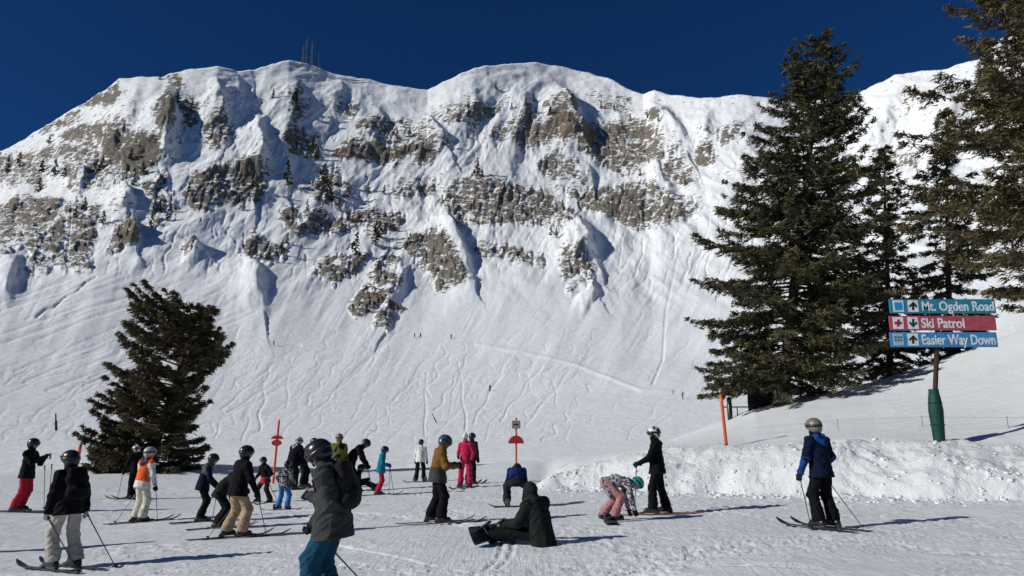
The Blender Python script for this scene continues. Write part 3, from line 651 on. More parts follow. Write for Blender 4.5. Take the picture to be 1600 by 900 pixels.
# ------------------------------------------------------------------ smooth solids for people and their gear
V3 = lambda *a: np.array(a, dtype=float)
def nrm(v): v = np.asarray(v, float); return v / (np.linalg.norm(v) + 1e-9)
class Solid:
    """union of soft primitives, turned into a mesh of quads"""
    def __init__(s, res=0.02, k=0.03, pad=0.05): s.P = []; s.res = res; s.k = k; s.pad = pad; s.post = None; s.clips = []
    def cone(s, a, b, r1, r2, flat=None, fs=1.0, k=None, cut=False):
        a, b = np.asarray(a, float), np.asarray(b, float); r = max(r1, r2)
        s.P.append(('c', a, b, r1, r2, flat, fs, k, cut, np.minimum(a, b) - r, np.maximum(a, b) + r)); return s
    def ell(s, c, rad, M=None, k=None, cut=False):
        c = np.asarray(c, float); M = np.eye(3) if M is None else np.asarray(M, float); rad = np.asarray(rad, float)
        ext = np.sqrt(((M * rad[None, :]) ** 2).sum(1))
        s.P.append(('e', c, M, rad, None, None, None, k, cut, c - ext, c + ext)); return s
    def mesh(s, name='part'):
        add = [p for p in s.P if not p[8]]
        lo = np.min([p[9] for p in add], 0) - s.pad; hi = np.max([p[10] for p in add], 0) + s.pad
        n = np.ceil((hi - lo) / s.res).astype(int) + 1
        ax = [lo[i] + s.res * np.arange(n[i]) for i in range(3)]
        D = np.full(n, 0.12)
        for p in s.P:
            m = 0.11
            i0 = np.clip(np.floor((p[9] - m - lo) / s.res).astype(int), 0, n - 1); i1 = np.clip(np.ceil((p[10] + m - lo) / s.res).astype(int) + 1, 1, n)
            sl = tuple(slice(a, b) for a, b in zip(i0, i1))
            X, Y, Z = np.meshgrid(*[ax[i][i0[i]:i1[i]] for i in range(3)], indexing='ij')
            Q = np.stack([X, Y, Z], -1)
            if p[0] == 'c':
                a, b, r1, r2, fl, fs = p[1:7]; ab = b - a
                t = np.clip(((Q - a) @ ab) / (ab @ ab + 1e-9), 0, 1); q = Q - a - t[..., None] * ab
                if fl is not None: q = q + (q @ fl)[..., None] * fl * (1 / fs - 1)
                d = np.sqrt((q * q).sum(-1)) - (r1 + (r2 - r1) * t)
            else:
                c, M, rad = p[1:4]; q = (Q - c) @ M
                k0 = np.sqrt(((q / rad) ** 2).sum(-1)); k1 = np.sqrt(((q / rad ** 2) ** 2).sum(-1)); d = k0 * (k0 - 1) / (k1 + 1e-9)
            k = p[7] or s.k; E = D[sl]
            if p[8]:
                d = -d; h = np.clip(0.5 - 0.5 * (E - d) / k, 0, 1); D[sl] = E + (d - E) * h + k * h * (1 - h)
            else:
                h = np.clip(0.5 + 0.5 * (E - d) / k, 0, 1); D[sl] = np.minimum(E + (d - E) * h - k * h * (1 - h), E)
        if s.post is not None:
            X, Y, Z = np.meshgrid(*ax, indexing='ij'); near = np.abs(D) < 0.05
            D[near] = s.post(D[near], X[near], Y[near], Z[near])
        if s.clips:
            X, Y, Z = np.meshgrid(*ax, indexing='ij')
            for c, nv in s.clips: D = np.maximum(D, -((X - c[0]) * nv[0] + (Y - c[1]) * nv[1] + (Z - c[2]) * nv[2]))
        return nets(name, D, lo, s.res)
def nets(name, D, lo, res):
    D[0] = D[-1] = 0.1; D[:, 0] = D[:, -1] = 0.1; D[:, :, 0] = D[:, :, -1] = 0.1
    S = D < 0; nx, ny, nz = D.shape
    cnt = np.zeros((nx - 1, ny - 1, nz - 1), int)
    for dx in (0, 1):
        for dy in (0, 1):
            for dz in (0, 1): cnt += S[dx:nx - 1 + dx, dy:ny - 1 + dy, dz:nz - 1 + dz]
    act = (cnt > 0) & (cnt < 8); I, J, K = np.where(act); idx = np.full(act.shape, -1); idx[I, J, K] = np.arange(len(I))
    acc = np.zeros((len(I), 3)); num = np.zeros(len(I))
    cs = [(a, b, c) for a in (0, 1) for b in (0, 1) for c in (0, 1)]
    for a in cs:
        for ax in range(3):
            if a[ax]: continue
            b = list(a); b[ax] = 1
            d0 = D[I + a[0], J + a[1], K + a[2]]; d1 = D[I + b[0], J + b[1], K + b[2]]
            cr = (d0 < 0) != (d1 < 0); t = np.where(cr, d0 / np.where(cr, d0 - d1, 1), 0)
            pos = np.tile(np.array(a, float), (len(I), 1)); pos[:, ax] += t
            acc[cr] += pos[cr]; num[cr] += 1
    V = (np.stack([I, J, K], -1) + acc / num[:, None]) * res + lo
    F = []
    for ax in range(3):
        u, v = (ax + 1) % 3, (ax + 2) % 3
        a = [slice(1, -1)] * 3; a[ax] = slice(0, -1); b = list(a); b[ax] = slice(1, None)
        s0 = S[tuple(a)]; s1 = S[tuple(b)]
        for sg in (True, False):
            w = np.where((s0 == sg) & (s1 != sg)); g = np.stack(w, -1); 
            off = np.array([1, 1, 1]); off[ax] = 0; g = g + off
            def cell(du, dv):
                h = g.copy(); h[:, u] -= du; h[:, v] -= dv; return idx[h[:, 0], h[:, 1], h[:, 2]]
            q = np.stack([cell(1, 1), cell(0, 1), cell(0, 0), cell(1, 0)], -1)
            F.append(q if sg else q[:, ::-1])
    return mesh_np(name, V, np.concatenate(F))
def frame(fwd, up):
    f = nrm(fwd); r = nrm(np.cross(f, up)); u = np.cross(r, f); return np.stack([r, f, u], 1)     # columns: right, forward, up
def mtx(M, o, s=1.0):
    m = Matrix.Identity(4)
    for i in range(3):
        for j in range(3): m[i][j] = M[i][j] * s
        m[i][3] = o[i]
    return m
def with_mat(o, *ms):
    while len(o.data.materials) < len(ms): o.data.materials.append(None)
    for i, m in enumerate(ms): o.material_slots[i].link = 'OBJECT'; o.material_slots[i].material = m
    return o
def put(name, me, parent, M, m):
    o = bpy.data.objects.new(name, me); col.objects.link(o); o.parent = parent; o.matrix_local = M
    with_mat(o, m); return o
def box_np(sx, sy, sz, c=(0, 0, 0), bev=0.0):
    import bmesh
    bm = bmesh.new(); bmesh.ops.create_cube(bm, size=1)
    bmesh.ops.scale(bm, vec=(sx, sy, sz), verts=bm.verts); bmesh.ops.translate(bm, vec=c, verts=bm.verts)
    if bev: bmesh.ops.bevel(bm, geom=list(bm.edges), offset=bev, segments=2, affect='EDGES')
    me = bpy.data.meshes.new('box'); bm.to_mesh(me); bm.free(); return me

# --- shared gear shapes (head frame: x right, y forward, z up)
hs_ = Solid(0.010, 0.012, 0.03)
hs_.ell((0, -0.012, 0.035), (0.122, 0.148, 0.128)).ell((0, -0.055, -0.03), (0.108, 0.095, 0.085)).cone((-0.075, 0.115, 0.055), (0.075, 0.115, 0.055), 0.016, 0.016)
hs_.ell((0, 0.125, -0.045), (0.098, 0.115, 0.085), cut=True).ell((0, 0.02, -0.175), (0.17, 0.2, 0.08), cut=True)
for sx in (-0.04, 0.04): hs_.cone((sx, 0.06, 0.158), (sx * 1.1, -0.06, 0.168), 0.011, 0.011, cut=True, k=0.006)
HELMET = hs_.mesh('helmet')
sk = Solid(0.010, 0.012, 0.03); sk.ell((0, 0.062, 0.002), (0.086, 0.060, 0.043)); sk.ell((0, 0.02, 0), (0.10, 0.065, 0.09), cut=True); GOGGLE = sk.mesh('goggles')
ang = np.linspace(0, 2 * math.pi, 33)
_rv = []
for z_, o_ in ((-0.02, 0.003), (0.02, 0.003), (0.02, 0.008), (-0.02, 0.008)):
    _rv.append(np.stack([(0.121 + o_) * np.sin(ang[:-1]), -0.012 + (0.147 + o_) * np.cos(ang[:-1]), np.full(32, 0.022 + z_)], -1))
_rf = np.concatenate([np.stack([np.arange(32) + 32 * a, (np.arange(32) + 1) % 32 + 32 * a, (np.arange(32) + 1) % 32 + 32 * ((a + 1) % 4), np.arange(32) + 32 * ((a + 1) % 4)], -1) for a in range(4)])
STRAP = mesh_np('strap', np.concatenate(_rv), _rf)
bn = Solid(0.010, 0.015, 0.03); bn.ell((0, -0.01, 0.05), (0.098, 0.115, 0.108)).ell((0, -0.01, 0.16), (0.035, 0.035, 0.032)).cone((-0.07, 0.0, 0.02), (0.07, 0.0, 0.02), 0.045, 0.045).ell((0, 0.06, -0.10), (0.15, 0.15, 0.085), cut=True).ell((0, -0.06, -0.13), (0.15, 0.15, 0.085), cut=True); BEANIE = bn.mesh('hat')
# glove: wrist at origin, fingers along +z, palm towards +y
def glove(curl):
    g = Solid(0.008, 0.010, 0.02)
    g.cone((0, 0, -0.06), (0, 0, 0.0), 0.050, 0.040).cone((-0.018, 0, 0.03), (0.018, 0, 0.03), 0.030, 0.030).cone((-0.028, 0.0, 0.07), (0.028, 0.0, 0.07), 0.022, 0.022)
    for i, (x, l) in enumerate(((-0.034, 0.8), (-0.012, 0.95), (0.012, 1.0), (0.034, 0.9))):
        if curl: a, b, c = V3(x, 0.0, 0.085), V3(x, 0.032, 0.10 + 0.02 * l), V3(x, 0.058, 0.075)
        else: a, b, c = V3(x, 0.0, 0.085), V3(x * 1.15, 0.010, 0.085 + 0.045 * l), V3(x * 1.2, 0.026, 0.085 + 0.08 * l)
        g.cone(a, b, 0.0125, 0.012, k=0.005).cone(b, c, 0.012, 0.010, k=0.005)
    g.cone((0.036, 0.006, 0.02), (0.058, 0.028, 0.055), 0.016, 0.013).cone((0.058, 0.028, 0.055), (0.036 if curl else 0.06, 0.055, 0.078), 0.013, 0.011)
    return g.mesh('glove')
FIST, OPENH = glove(True), glove(False)
# boots: sole at z=0 under the ankle, toe along +y
sb = Solid(0.011, 0.015, 0.03); sb.cone((0, -0.07, 0.05), (0, 0.15, 0.045), 0.055, 0.05).cone((0, -0.05, 0.02), (0, 0.19, 0.02), 0.03, 0.03, flat=V3(1, 0, 0), fs=1.5).cone((0, -0.02, 0.08), (0, 0.015, 0.19), 0.066, 0.070)
for z_ in (0.10, 0.15): sb.cone((0.05, 0.03, z_), (-0.02, 0.10 - 0.06 * (z_ > 0.15), z_ + 0.01), 0.018, 0.016, k=0.008)
SKIBOOT = sb.mesh('boot')
sb = Solid(0.011, 0.03, 0.03); sb.cone((0, -0.06, 0.055), (0, 0.15, 0.05), 0.062, 0.056).cone((0, -0.05, 0.018), (0, 0.17, 0.018), 0.03, 0.03, flat=V3(1, 0, 0), fs=1.7).cone((0, -0.02, 0.08), (0, 0.0, 0.18), 0.070, 0.070); SOFTBOOT = sb.mesh('boot')
bp_ = Solid(0.014, 0.03, 0.04); bp_.cone((-0.09, 0, 0.08), (0.09, 0, 0.08), 0.09, 0.09).cone((-0.10, 0, 0.30), (0.10, 0, 0.30), 0.085, 0.085).cone((-0.09, -0.01, 0.42), (0.09, -0.01, 0.42), 0.06, 0.06).cone((0, 0, 0.08), (0, 0, 0.4), 0.11, 0.09, flat=V3(1, 0, 0), fs=1.5).cone((-0.06, -0.08, 0.14), (0.06, -0.08, 0.14), 0.055, 0.055); PACK = bp_.mesh('backpack')

# ski: boot centre at origin, tip along +y, sole of boot at z=0.05
def ski_mesh():
    y = np.concatenate([np.linspace(-0.78, 0.62, 22), np.linspace(0.66, 0.90, 9)]); n = len(y)
    half = np.interp(y, [-0.78, -0.74, -0.6, 0.0, 0.6, 0.75, 0.85, 0.9], [0.030, 0.047, 0.052, 0.040, 0.056, 0.056, 0.038, 0.008])
    z = 0.012 + np.where(y > 0.6, 0.9 * (y - 0.6) ** 2 * 1.2, 0) + np.where(y < -0.68, 0.8 * (y + 0.68) ** 2, 0)
    V = np.concatenate([np.stack([sx * half, y, z + dz], -1) for sx, dz in ((-1, 0), (1, 0), (1, 0.012), (-1, 0.012))])
    F = []
    for i in range(n - 1):
        for a in range(4): b = (a + 1) % 4; F.append([a * n + i, b * n + i, b * n + i + 1, a * n + i + 1])
    F += [[0, n, 2 * n, 3 * n], [n - 1, 4 * n - 1, 3 * n - 1, 2 * n - 1]]
    return mesh_np('ski', V, np.array(F)[:, ::-1], False)
SKI = ski_mesh(); TOEP = box_np(0.07, 0.09, 0.045, (0, 0.19, 0.045), 0.01); HEELP = box_np(0.07, 0.11, 0.055, (0, -0.13, 0.05), 0.012)
def board_mesh():
    y = np.linspace(-0.77, 0.77, 41); n = len(y); e = np.clip((np.abs(y) - 0.57) / 0.20, 0, 1)
    half = (0.128 + 0.02 * (y / 0.57) ** 2 * (np.abs(y) < 0.57) + 0.02 * (np.abs(y) >= 0.57)) * np.sqrt(np.clip(1 - e ** 2.6, 0.004, 1))
    z = 0.012 + 0.07 * e ** 1.7
    V = np.concatenate([np.stack([sx * half, y, z + dz], -1) for sx, dz in ((-1, 0), (1, 0), (1, 0.011), (-1, 0.011))])
    F = []
    for i in range(n - 1):
        for a in range(4): b = (a + 1) % 4; F.append([a * n + i, b * n + i, b * n + i + 1, a * n + i + 1])
    F += [[0, n, 2 * n, 3 * n], [n - 1, 4 * n - 1, 3 * n - 1, 2 * n - 1]]
    return mesh_np('snowboard', V, np.array(F)[:, ::-1], False)
BOARD = board_mesh()
_b = Solid(0.012, 0.015, 0.03); _b.cone((-0.02, -0.0, 0.035), (0.10, 0, 0.035), 0.02, 0.02, flat=V3(0, 1, 0), fs=2.6).cone((-0.10, -0.05, 0.04), (-0.12, -0.04, 0.20), 0.02, 0.025, flat=V3(0, 1, 0), fs=2.5).cone((-0.07, 0.07, 0.09), (0.05, 0.07, 0.12), 0.014, 0.014).cone((-0.07, -0.07, 0.09), (0.05, -0.07, 0.12), 0.014, 0.014); BINDING = _b.mesh('binding')
# pole: unit length, tip at origin, handle at z=1
SHAFT = mesh_np('ski_pole', *tube([(0, 0, 0), (0, 0, 0.05), (0, 0, 0.9), (0, 0, 0.93)], [0.003, 0.0065, 0.009, 0.009], 8))
GRIP = mesh_np('grip', *tube([(0, 0, 0.885), (0, 0, 0.89), (0, 0, 0.93), (0, 0, 0.97), (0, 0, 0.995), (0, 0, 1.0)], [0.008, 0.017, 0.015, 0.017, 0.021, 0.01], 8))
BASKET = mesh_np('basket', *tube([(0, 0, 0.045), (0, 0, 0.05), (0, 0, 0.062), (0, 0, 0.075)], [0.01, 0.045, 0.047, 0.012], 12))
M_BLACKP = mat('black_plastic', (0.016, 0.016, 0.018), 0.35, 0.5, var=0.2)
M_SKIN = mat('skin', (0.42, 0.24, 0.17), 0.5, 0.4, var=0.08)
M_LENS = mat('goggle_lens', (0.03, 0.03, 0.035), 0.08, 0.8, var=0.05)
M_POLE = mat('pole_metal', (0.05, 0.05, 0.055), 0.35, 0.5, metal=0.3)
M_BIND = mat('binding_plastic', (0.05, 0.05, 0.055), 0.4, 0.5)
def fabric(name, c, **k):
    a = dict(rough=0.85, spec=0.12, var=0.18, vscale=6, bump=0.9, bscale=11, bdist=0.03); a.update(k); return mat('fabric_' + name, c, **a)
BLACK = fabric('black', (0.0055, 0.0055, 0.0065)); CHAR = fabric('charcoal', (0.016, 0.0165, 0.0175)); BROWNG = fabric('grey', (0.085, 0.085, 0.083)); NAVY = fabric('navy', (0.0045, 0.0085, 0.026))
RED = fabric('red', (0.42, 0.02, 0.035)); CREAM = fabric('cream', (0.60, 0.56, 0.46)); BEIGE = fabric('beige', (0.46, 0.42, 0.37)); TAN = fabric('tan', (0.36, 0.26, 0.165)); ORANGE = fabric('orange', (0.80, 0.13, 0.03))
TEAL = fabric('teal', (0.0, 0.17, 0.25)); DTEAL = fabric('petrol', (0.010, 0.065, 0.115)); WHITE = fabric('white', (0.68, 0.68, 0.64)); OCHRE = fabric('ochre', (0.19, 0.095, 0.025)); MAGENTA = fabric('crimson', (0.48, 0.02, 0.075)); BLUE = fabric('blue', (0.010, 0.050, 0.19)); RBLUE = fabric('royal', (0.008, 0.022, 0.10)); PINK = fabric('pink', (0.42, 0.20, 0.19)); GREEN = fabric('green', (0.013, 0.018, 0.017)); YELLOW = fabric('yellow', (0.22, 0.20, 0.03), col2=(0.012, 0.012, 0.012), p2=(0.46, 0.52), p2scale=6)
PATT = fabric('patterned', (0.46, 0.44, 0.46), col2=(0.06, 0.06, 0.08), p2=(0.47, 0.54), p2scale=16); PATK = fabric('mottled', (0.40, 0.40, 0.40), col2=(0.02, 0.02, 0.03), p2=(0.42, 0.5), p2scale=18); DGREY = fabric('slate', (0.048, 0.049, 0.048)); SKYB = fabric('bright_blue', (0.03, 0.16, 0.42))
H_BLACK = mat('helmet_black', (0.016, 0.016, 0.018), 0.28, 0.5, var=0.1); H_GREY = mat('helmet_grey', (0.38, 0.38, 0.38), 0.35, 0.5, var=0.1); H_OLIVE = mat('helmet_olive', (0.17, 0.15, 0.11), 0.4, 0.5, var=0.1); H_TEAL = mat('helmet_teal', (0.01, 0.30, 0.29), 0.4, 0.5, var=0.1); H_WHITE = mat('helmet_white', (0.62, 0.62, 0.6), 0.35, 0.5, var=0.1, col2=(0.02, 0.02, 0.02), p2=(0.46, 0.5), p2scale=9); H_BLUE = mat('helmet_blue', (0.03, 0.07, 0.12), 0.3, 0.5, var=0.1)
G_LIGHT = fabric('glove_grey', (0.35, 0.35, 0.35)); SKI_M = mat('ski_top', (0.03, 0.03, 0.035), 0.25, 0.5, var=0.3, vscale=3); SKI_R = mat('ski_top_colour', (0.25, 0.06, 0.03), 0.25, 0.5, col2=(0.03, 0.03, 0.03), p2=(0.5, 0.52), p2scale=4)
B_DARK = mat('board_dark', (0.035, 0.042, 0.052), 0.3, 0.5, var=0.3); B_ORG = mat('board_orange', (0.45, 0.16, 0.05), 0.3, 0.5, col2=(0.04, 0.04, 0.04), p2=(0.5, 0.52), p2scale=3)

def ik(a, b, l1, l2, pole):
    a, b = np.asarray(a, float), np.asarray(b, float); d = b - a; L = np.linalg.norm(d); L2 = min(max(L, abs(l1 - l2) + 1e-3), (l1 + l2) * 0.995)
    d = nrm(d); x = (l1 * l1 - l2 * l2 + L2 * L2) / (2 * L2); h = math.sqrt(max(l1 * l1 - x * x, 0)); p = np.asarray(pole, float); p = nrm(p - d * (p @ d))
    return a + d * x + p * h, a + d * L2
PEOPLE = {}
def person(who, label, at, H, yaw, jacket=BLACK, pants=BLACK, helmet=H_BLACK, hip=(0, 0, 0.93), lean=6, side=0, twist=0, head=(0, 0), hands=((-0.27, 0.10, 0.84), (0.27, 0.10, 0.84)), feet=((-0.12, 0.0), (0.12, 0.0)), grip=True, glove_m=None, boots='ski', hat=None, goggles=True, hood=None, pack=None, jsel=None, jmats=None, gear='skis', gear_m=None, gear_yaw=0, poles=(), pole_label=None, res=0.021, hunch=1.0, elbow_out=0.5, seated=False, boot_m=None, footz=0.05, knee_out=0.15, loose=1.0, hood_up=False, footpitch=0, group=None, wig=1.0, hem=0.13):
    root = link('person', None, (), None, at, label, 'person', group)
    s = H / 1.82; root.scale = (s, s, s); root.rotation_euler = (0, 0, R_(yaw))
    rg = np.random.default_rng(abs(hash(who)) % 1000 if False else sum(map(ord, who)))
    hip = np.asarray(hip, float); la = R_(lean)
    if not seated and hip[2] > 0.75: hip = hip + V3(0, 0, 0.045)
    def tdir(a): return nrm(V3(math.sin(R_(side)), math.sin(a), math.cos(a)))
    mid = hip + 0.25 * tdir(la * 0.75); neck = mid + 0.28 * tdir(la * (1.0 + 0.25 * hunch) + 0.04 * hunch)
    tup = nrm(neck - mid); tr = V3(math.cos(R_(twist)), math.sin(R_(twist)), 0); tr = nrm(tr - tup * (tr @ tup)); tf = np.cross(tup, tr)
    hy, hp = R_(head[0]) + R_(twist), R_(head[1])
    hf = V3(-math.sin(hy) * math.cos(hp), math.cos(hy) * math.cos(hp), math.sin(hp)); hu0 = nrm(0.45 * tup + V3(0, 0, 0.55)) if abs(hp) < 1.0 else tup
    HM = frame(hf, hu0); hc = neck + nrm(0.6 * tup + 0.4 * HM[:, 2]) * 0.185 + HM[:, 1] * 0.03
    hipj = [hip + V3(sx * 0.095, 0, 0) for sx in (-1, 1)]
    sh = [neck - tup * 0.055 + tr * sx * 0.175 for sx in (-1, 1)]
    knees, ankles, elbows, wrists = [], [], [], []
    for i, sx in enumerate((-1, 1)):
        f = feet[i]; an = V3(f[0], f[1], (f[2] if len(f) > 2 else 0) + footz + 0.12)
        kp, a2 = ik(hipj[i], an, 0.42, 0.39, V3(sx * knee_out, 1, 0.25 if not seated else 1.2)); knees.append(kp); ankles.append(a2)
        e, w = ik(sh[i], hands[i], 0.29, 0.265, V3(sx * elbow_out, -0.6, -0.6)); elbows.append(e); wrists.append(w)
    # body under the clothes: one continuous skin surface
    b = Solid(res * 1.25, 0.035)
    b.cone(hip, mid, 0.12, 0.105, flat=tf, fs=0.75).cone(mid, neck - tup * 0.06, 0.11, 0.12, flat=tf, fs=0.7).cone(neck - tup * 0.05, hc - HM[:, 2] * 0.04, 0.052, 0.05)
    b.ell(hc + HM[:, 2] * 0.02 - HM[:, 1] * 0.012, (0.076, 0.096, 0.105), HM).ell(hc + HM[:, 1] * 0.032 - HM[:, 2] * 0.055, (0.056, 0.062, 0.062), HM)
    b.cone(hc + HM[:, 1] * 0.09 + HM[:, 2] * 0.005, hc + HM[:, 1] * 0.108 - HM[:, 2] * 0.028, 0.012, 0.017, k=0.012).cone(hc + HM @ V3(-0.02, 0.086, -0.062), hc + HM @ V3(0.02, 0.086, -0.062), 0.012, 0.012, k=0.012)
    for sx in (-1, 1): b.ell(hc + HM @ V3(sx * 0.076, -0.01, -0.012), (0.012, 0.024, 0.033), HM, k=0.01)
    for i in range(2):
        b.cone(hipj[i], knees[i], 0.08, 0.055).cone(knees[i], ankles[i], 0.055, 0.042).cone(sh[i], elbows[i], 0.05, 0.04).cone(elbows[i], wrists[i], 0.04, 0.03).cone(neck - tup * 0.05, sh[i], 0.055, 0.055)
    link('body', b.mesh('body'), M_SKIN, root)
    ph = rg.uniform(0, 50, 3)
    def folds(amp):
        def f(d, X, Y, Z):
            return d - amp * wig * (np.abs(pn(X * 7 + Z * 5 + ph[0], Y * 8 + Z * 9 + ph[1], 3)) * 1.4 - 0.35 + 0.6 * pn(X * 15 + ph[2], Y * 13 + Z * 17, 5))
        return f
    j = Solid(res, 0.04); j.post = folds(0.017)
    lo = loose
    thd = nrm((knees[0] + knees[1]) / 2 - hip); skd = nrm(thd * 0.6 - tup * 0.7 + V3(0, 0, -0.9)) if not seated else -tup
    j.cone(hip + skd * (hem + 0.05) if hem > 0 else hip + tup * -hem, hip + tup * 0.1, (0.18 if seated else 0.225) * lo if hem > 0 else 0.17, 0.178 * lo, flat=tf, fs=0.86)
    if not seated: j.clips.append((hip + skd * hem, nrm(tup - skd) if hem > 0 else tup))
    j.cone(mid, neck - tup * 0.13, 0.168 * lo, 0.178 * lo, flat=tf, fs=0.72).cone(hip, mid, 0.175 * lo, 0.165 * lo, flat=tf, fs=0.78)
    j.cone(sh[0], sh[1], 0.078 * lo, 0.078 * lo).cone(neck - tup * 0.04, neck + (hc - neck) * 0.55, 0.095, 0.086)
    for i in range(2): j.cone(sh[i], elbows[i], 0.082 * lo, 0.066 * lo).cone(elbows[i], wrists[i], 0.066 * lo, 0.052 * lo)
    if hood is jacket or (hood is None and not pack): j.cone(neck - tr * 0.06 - tf * 0.085 - tup * 0.02, neck + tr * 0.06 - tf * 0.085 - tup * 0.02, 0.05, 0.05)
    if hood_up: j.ell(hc - HM[:, 1] * 0.02 + HM[:, 2] * 0.01, (0.112, 0.13, 0.135), HM, k=0.015).cone(hc - HM[:, 2] * 0.06, neck, 0.088, 0.088, k=0.02)
    jm = j.mesh('jacket'); jo = link('jacket', jm, jmats or [jacket], root)
    if jsel is not None:
        nv = len(jm.vertices); co = np.empty(nv * 3, np.float32); jm.vertices.foreach_get('co', co); co = co.reshape(-1, 3)
        ctr = np.array([co[list(p.vertices)].mean(0) for p in jm.polygons]); h = (ctr - hip) @ tup; a = np.abs((ctr - neck) @ tr); fw = (ctr - mid) @ tf
        arm = np.minimum.reduce([np.linalg.norm(ctr - (sh[i] + (elbows[i] - sh[i]) * t), axis=1) for i in range(2) for t in (0.25, 0.6, 1)] + [np.linalg.norm(ctr - (elbows[i] + (wrists[i] - elbows[i]) * t), axis=1) for i in range(2) for t in (0.3, 0.6, 1)])
        jm.polygons.foreach_set('material_index', np.asarray(jsel(h, a, fw, arm), dtype=np.int32)); jm.update()
    p = Solid(res, 0.035); p.post = folds(0.015)
    p.cone(hip + V3(-0.055, 0, 0), hip + V3(0.055, 0, 0), 0.118, 0.118).cone(hip, hip + (mid - hip) * 0.4, 0.125, 0.115, flat=tf, fs=0.8)
    for i in range(2): p.cone(hipj[i], knees[i], 0.098, 0.090 * lo).cone(knees[i], ankles[i] + nrm(knees[i] - ankles[i]) * 0.02, 0.086 * lo, 0.094 * lo)
    if not footpitch:
        for i in range(2): p.cone(ankles[i] + nrm(knees[i] - ankles[i]) * 0.10, ankles[i] + V3(0, 0.005, -0.02), 0.098 * lo, 0.094 * lo); p.clips.append((V3(0, 0, footz + 0.075), V3(0, 0, 1)))
    link('trousers', p.mesh('trousers'), [pants], root)
    if hood is not None and hood is not jacket:
        hd = Solid(0.014, 0.03); hd.cone(neck - tr * 0.09 - tf * 0.07 - tup * 0.03, neck - tf * 0.115 - tup * 0.09, 0.055, 0.06).cone(neck + tr * 0.09 - tf * 0.07 - tup * 0.03, neck - tf * 0.115 - tup * 0.09, 0.055, 0.06).cone(neck - tr * 0.085 + tf * 0.02, neck - tr * 0.06 - tf * 0.08 + tup * 0.02, 0.045, 0.05).cone(neck + tr * 0.085 + tf * 0.02, neck + tr * 0.06 - tf * 0.08 + tup * 0.02, 0.045, 0.05)
        link('hood', hd.mesh('hood'), [hood], jo)
    if not hood_up:
        ho = put('hat' if hat else 'helmet', BEANIE if hat else HELMET, root, mtx(HM, hc), hat or helmet)
        if goggles and not hat: put('strap', STRAP, ho, Matrix.Identity(4), M_BLACKP)
        if goggles: put('goggles', GOGGLE, root, mtx(HM, hc + HM[:, 1] * 0.012), M_LENS)
    for i, sx in enumerate((-1, 1)):
        d = nrm(wrists[i] - elbows[i]); inward = nrm(V3(-sx * 0.8, 0.5, -0.3)); y = nrm(inward - d * (inward @ d)); M = np.stack([np.cross(y, d), y, d], 1)
        if sx < 0: M = M.copy()
        put('glove', FIST if grip else OPENH, root, mtx(M, wrists[i] + d * 0.015), glove_m or M_GLOVE)
        f = feet[i]; fy = R_(f[3]) if len(f) > 3 else 0
        fp = R_(footpitch); Fm = np.array(Matrix.Rotation(fy, 3, 'Z') @ Matrix.Rotation(fp, 3, 'X'))
        put('boot', SKIBOOT if boots == 'ski' else SOFTBOOT, root, mtx(Fm, V3(ankles[i][0], ankles[i][1], ankles[i][2] - 0.12) if fp == 0 else ankles[i] - Fm @ V3(0, 0, 0.12)), boot_m or M_BLACKP)
    if pack is not None:
        PM = np.stack([tr, tf, tup], 1); po = put('backpack', PACK, root, mtx(PM, mid - tup * 0.16 - tf * 0.165), pack)
        for sx in (-1, 1):
            path = [mid + tr * sx * 0.09 - tf * 0.13 + tup * 0.22, mid + tr * sx * 0.10 + tf * 0.0 + tup * 0.315, mid + tr * sx * 0.11 + tf * 0.135 + tup * 0.2, mid + tr * sx * 0.13 + tf * 0.13 - tup * 0.02, mid + tr * sx * 0.13 - tf * 0.10 - tup * 0.12]
            v, fc = tube(path, [0.02] * 5, 6); so = link('shoulder_strap', mesh_np('shoulder_strap', v, fc), [pack], root)
    bpy.context.view_layer.update()
    W = np.array(root.matrix_world); tow = lambda q: (W @ np.append(np.asarray(q, float), 1))[:3]
    PEOPLE[who] = dict(root=root, tow=tow, wr=wrists, hc=hc, ank=ankles)
    # skis, boards and poles are things of their own
    yw = R_(yaw)
    def on_snow(o, x, y, ang):
        d = V3(-math.sin(ang), math.cos(ang), 0); zf, zb = [float(ground(x + q * 0.6 * d[0], y + q * 0.6 * d[1])) for q in (1, -1)]
        f = nrm(V3(d[0], d[1], (zf - zb) / 1.2)); M = frame(f, V3(0, 0, 1)); o.matrix_world = mtx(M, V3(x, y, (zf + zb) / 2 + 0.004), s)
    if gear == 'skis':
        for i in range(2):
            f = feet[i]; g = tow((ankles[i][0], ankles[i][1] + 0.05, 0)); a = yw + R_(gear_yaw) + (R_(f[3]) if len(f) > 3 else 0)
            o = bpy.data.objects.new('ski', SKI); col.objects.link(o); with_mat(o, gear_m or SKI_M); on_snow(o, g[0], g[1], a)
            o['label'] = f'ski under a boot of the {who}'; o['category'] = 'ski'; o['group'] = f'skis of the {who}'
            for nm, me in (('toe_binding', TOEP), ('heel_binding', HEELP)): put(nm, me, o, Matrix.Identity(4), M_BIND)
    elif gear == 'board':
        c = tow((np.array(ankles[0]) + np.array(ankles[1])) / 2)
        o = bpy.data.objects.new('snowboard', BOARD); col.objects.link(o); with_mat(o, gear_m or B_DARK); on_snow(o, c[0], c[1], yw + R_(gear_yaw))
        o['label'] = f'snowboard under the boots of the {who}'; o['category'] = 'snowboard'
        for yy in (-0.26, 0.26): put('binding', BINDING, o, Matrix.Translation((0, yy, 0)), M_BIND)
    for q in poles: pole(tow(wrists[q[0]] + nrm(wrists[q[0]] - elbows[q[0]]) * 0.06), tow((q[1], q[2], 0)), f'ski pole held by the {who}', f'poles of the {who}', up=q[3] if len(q) > 3 else None)
    return root
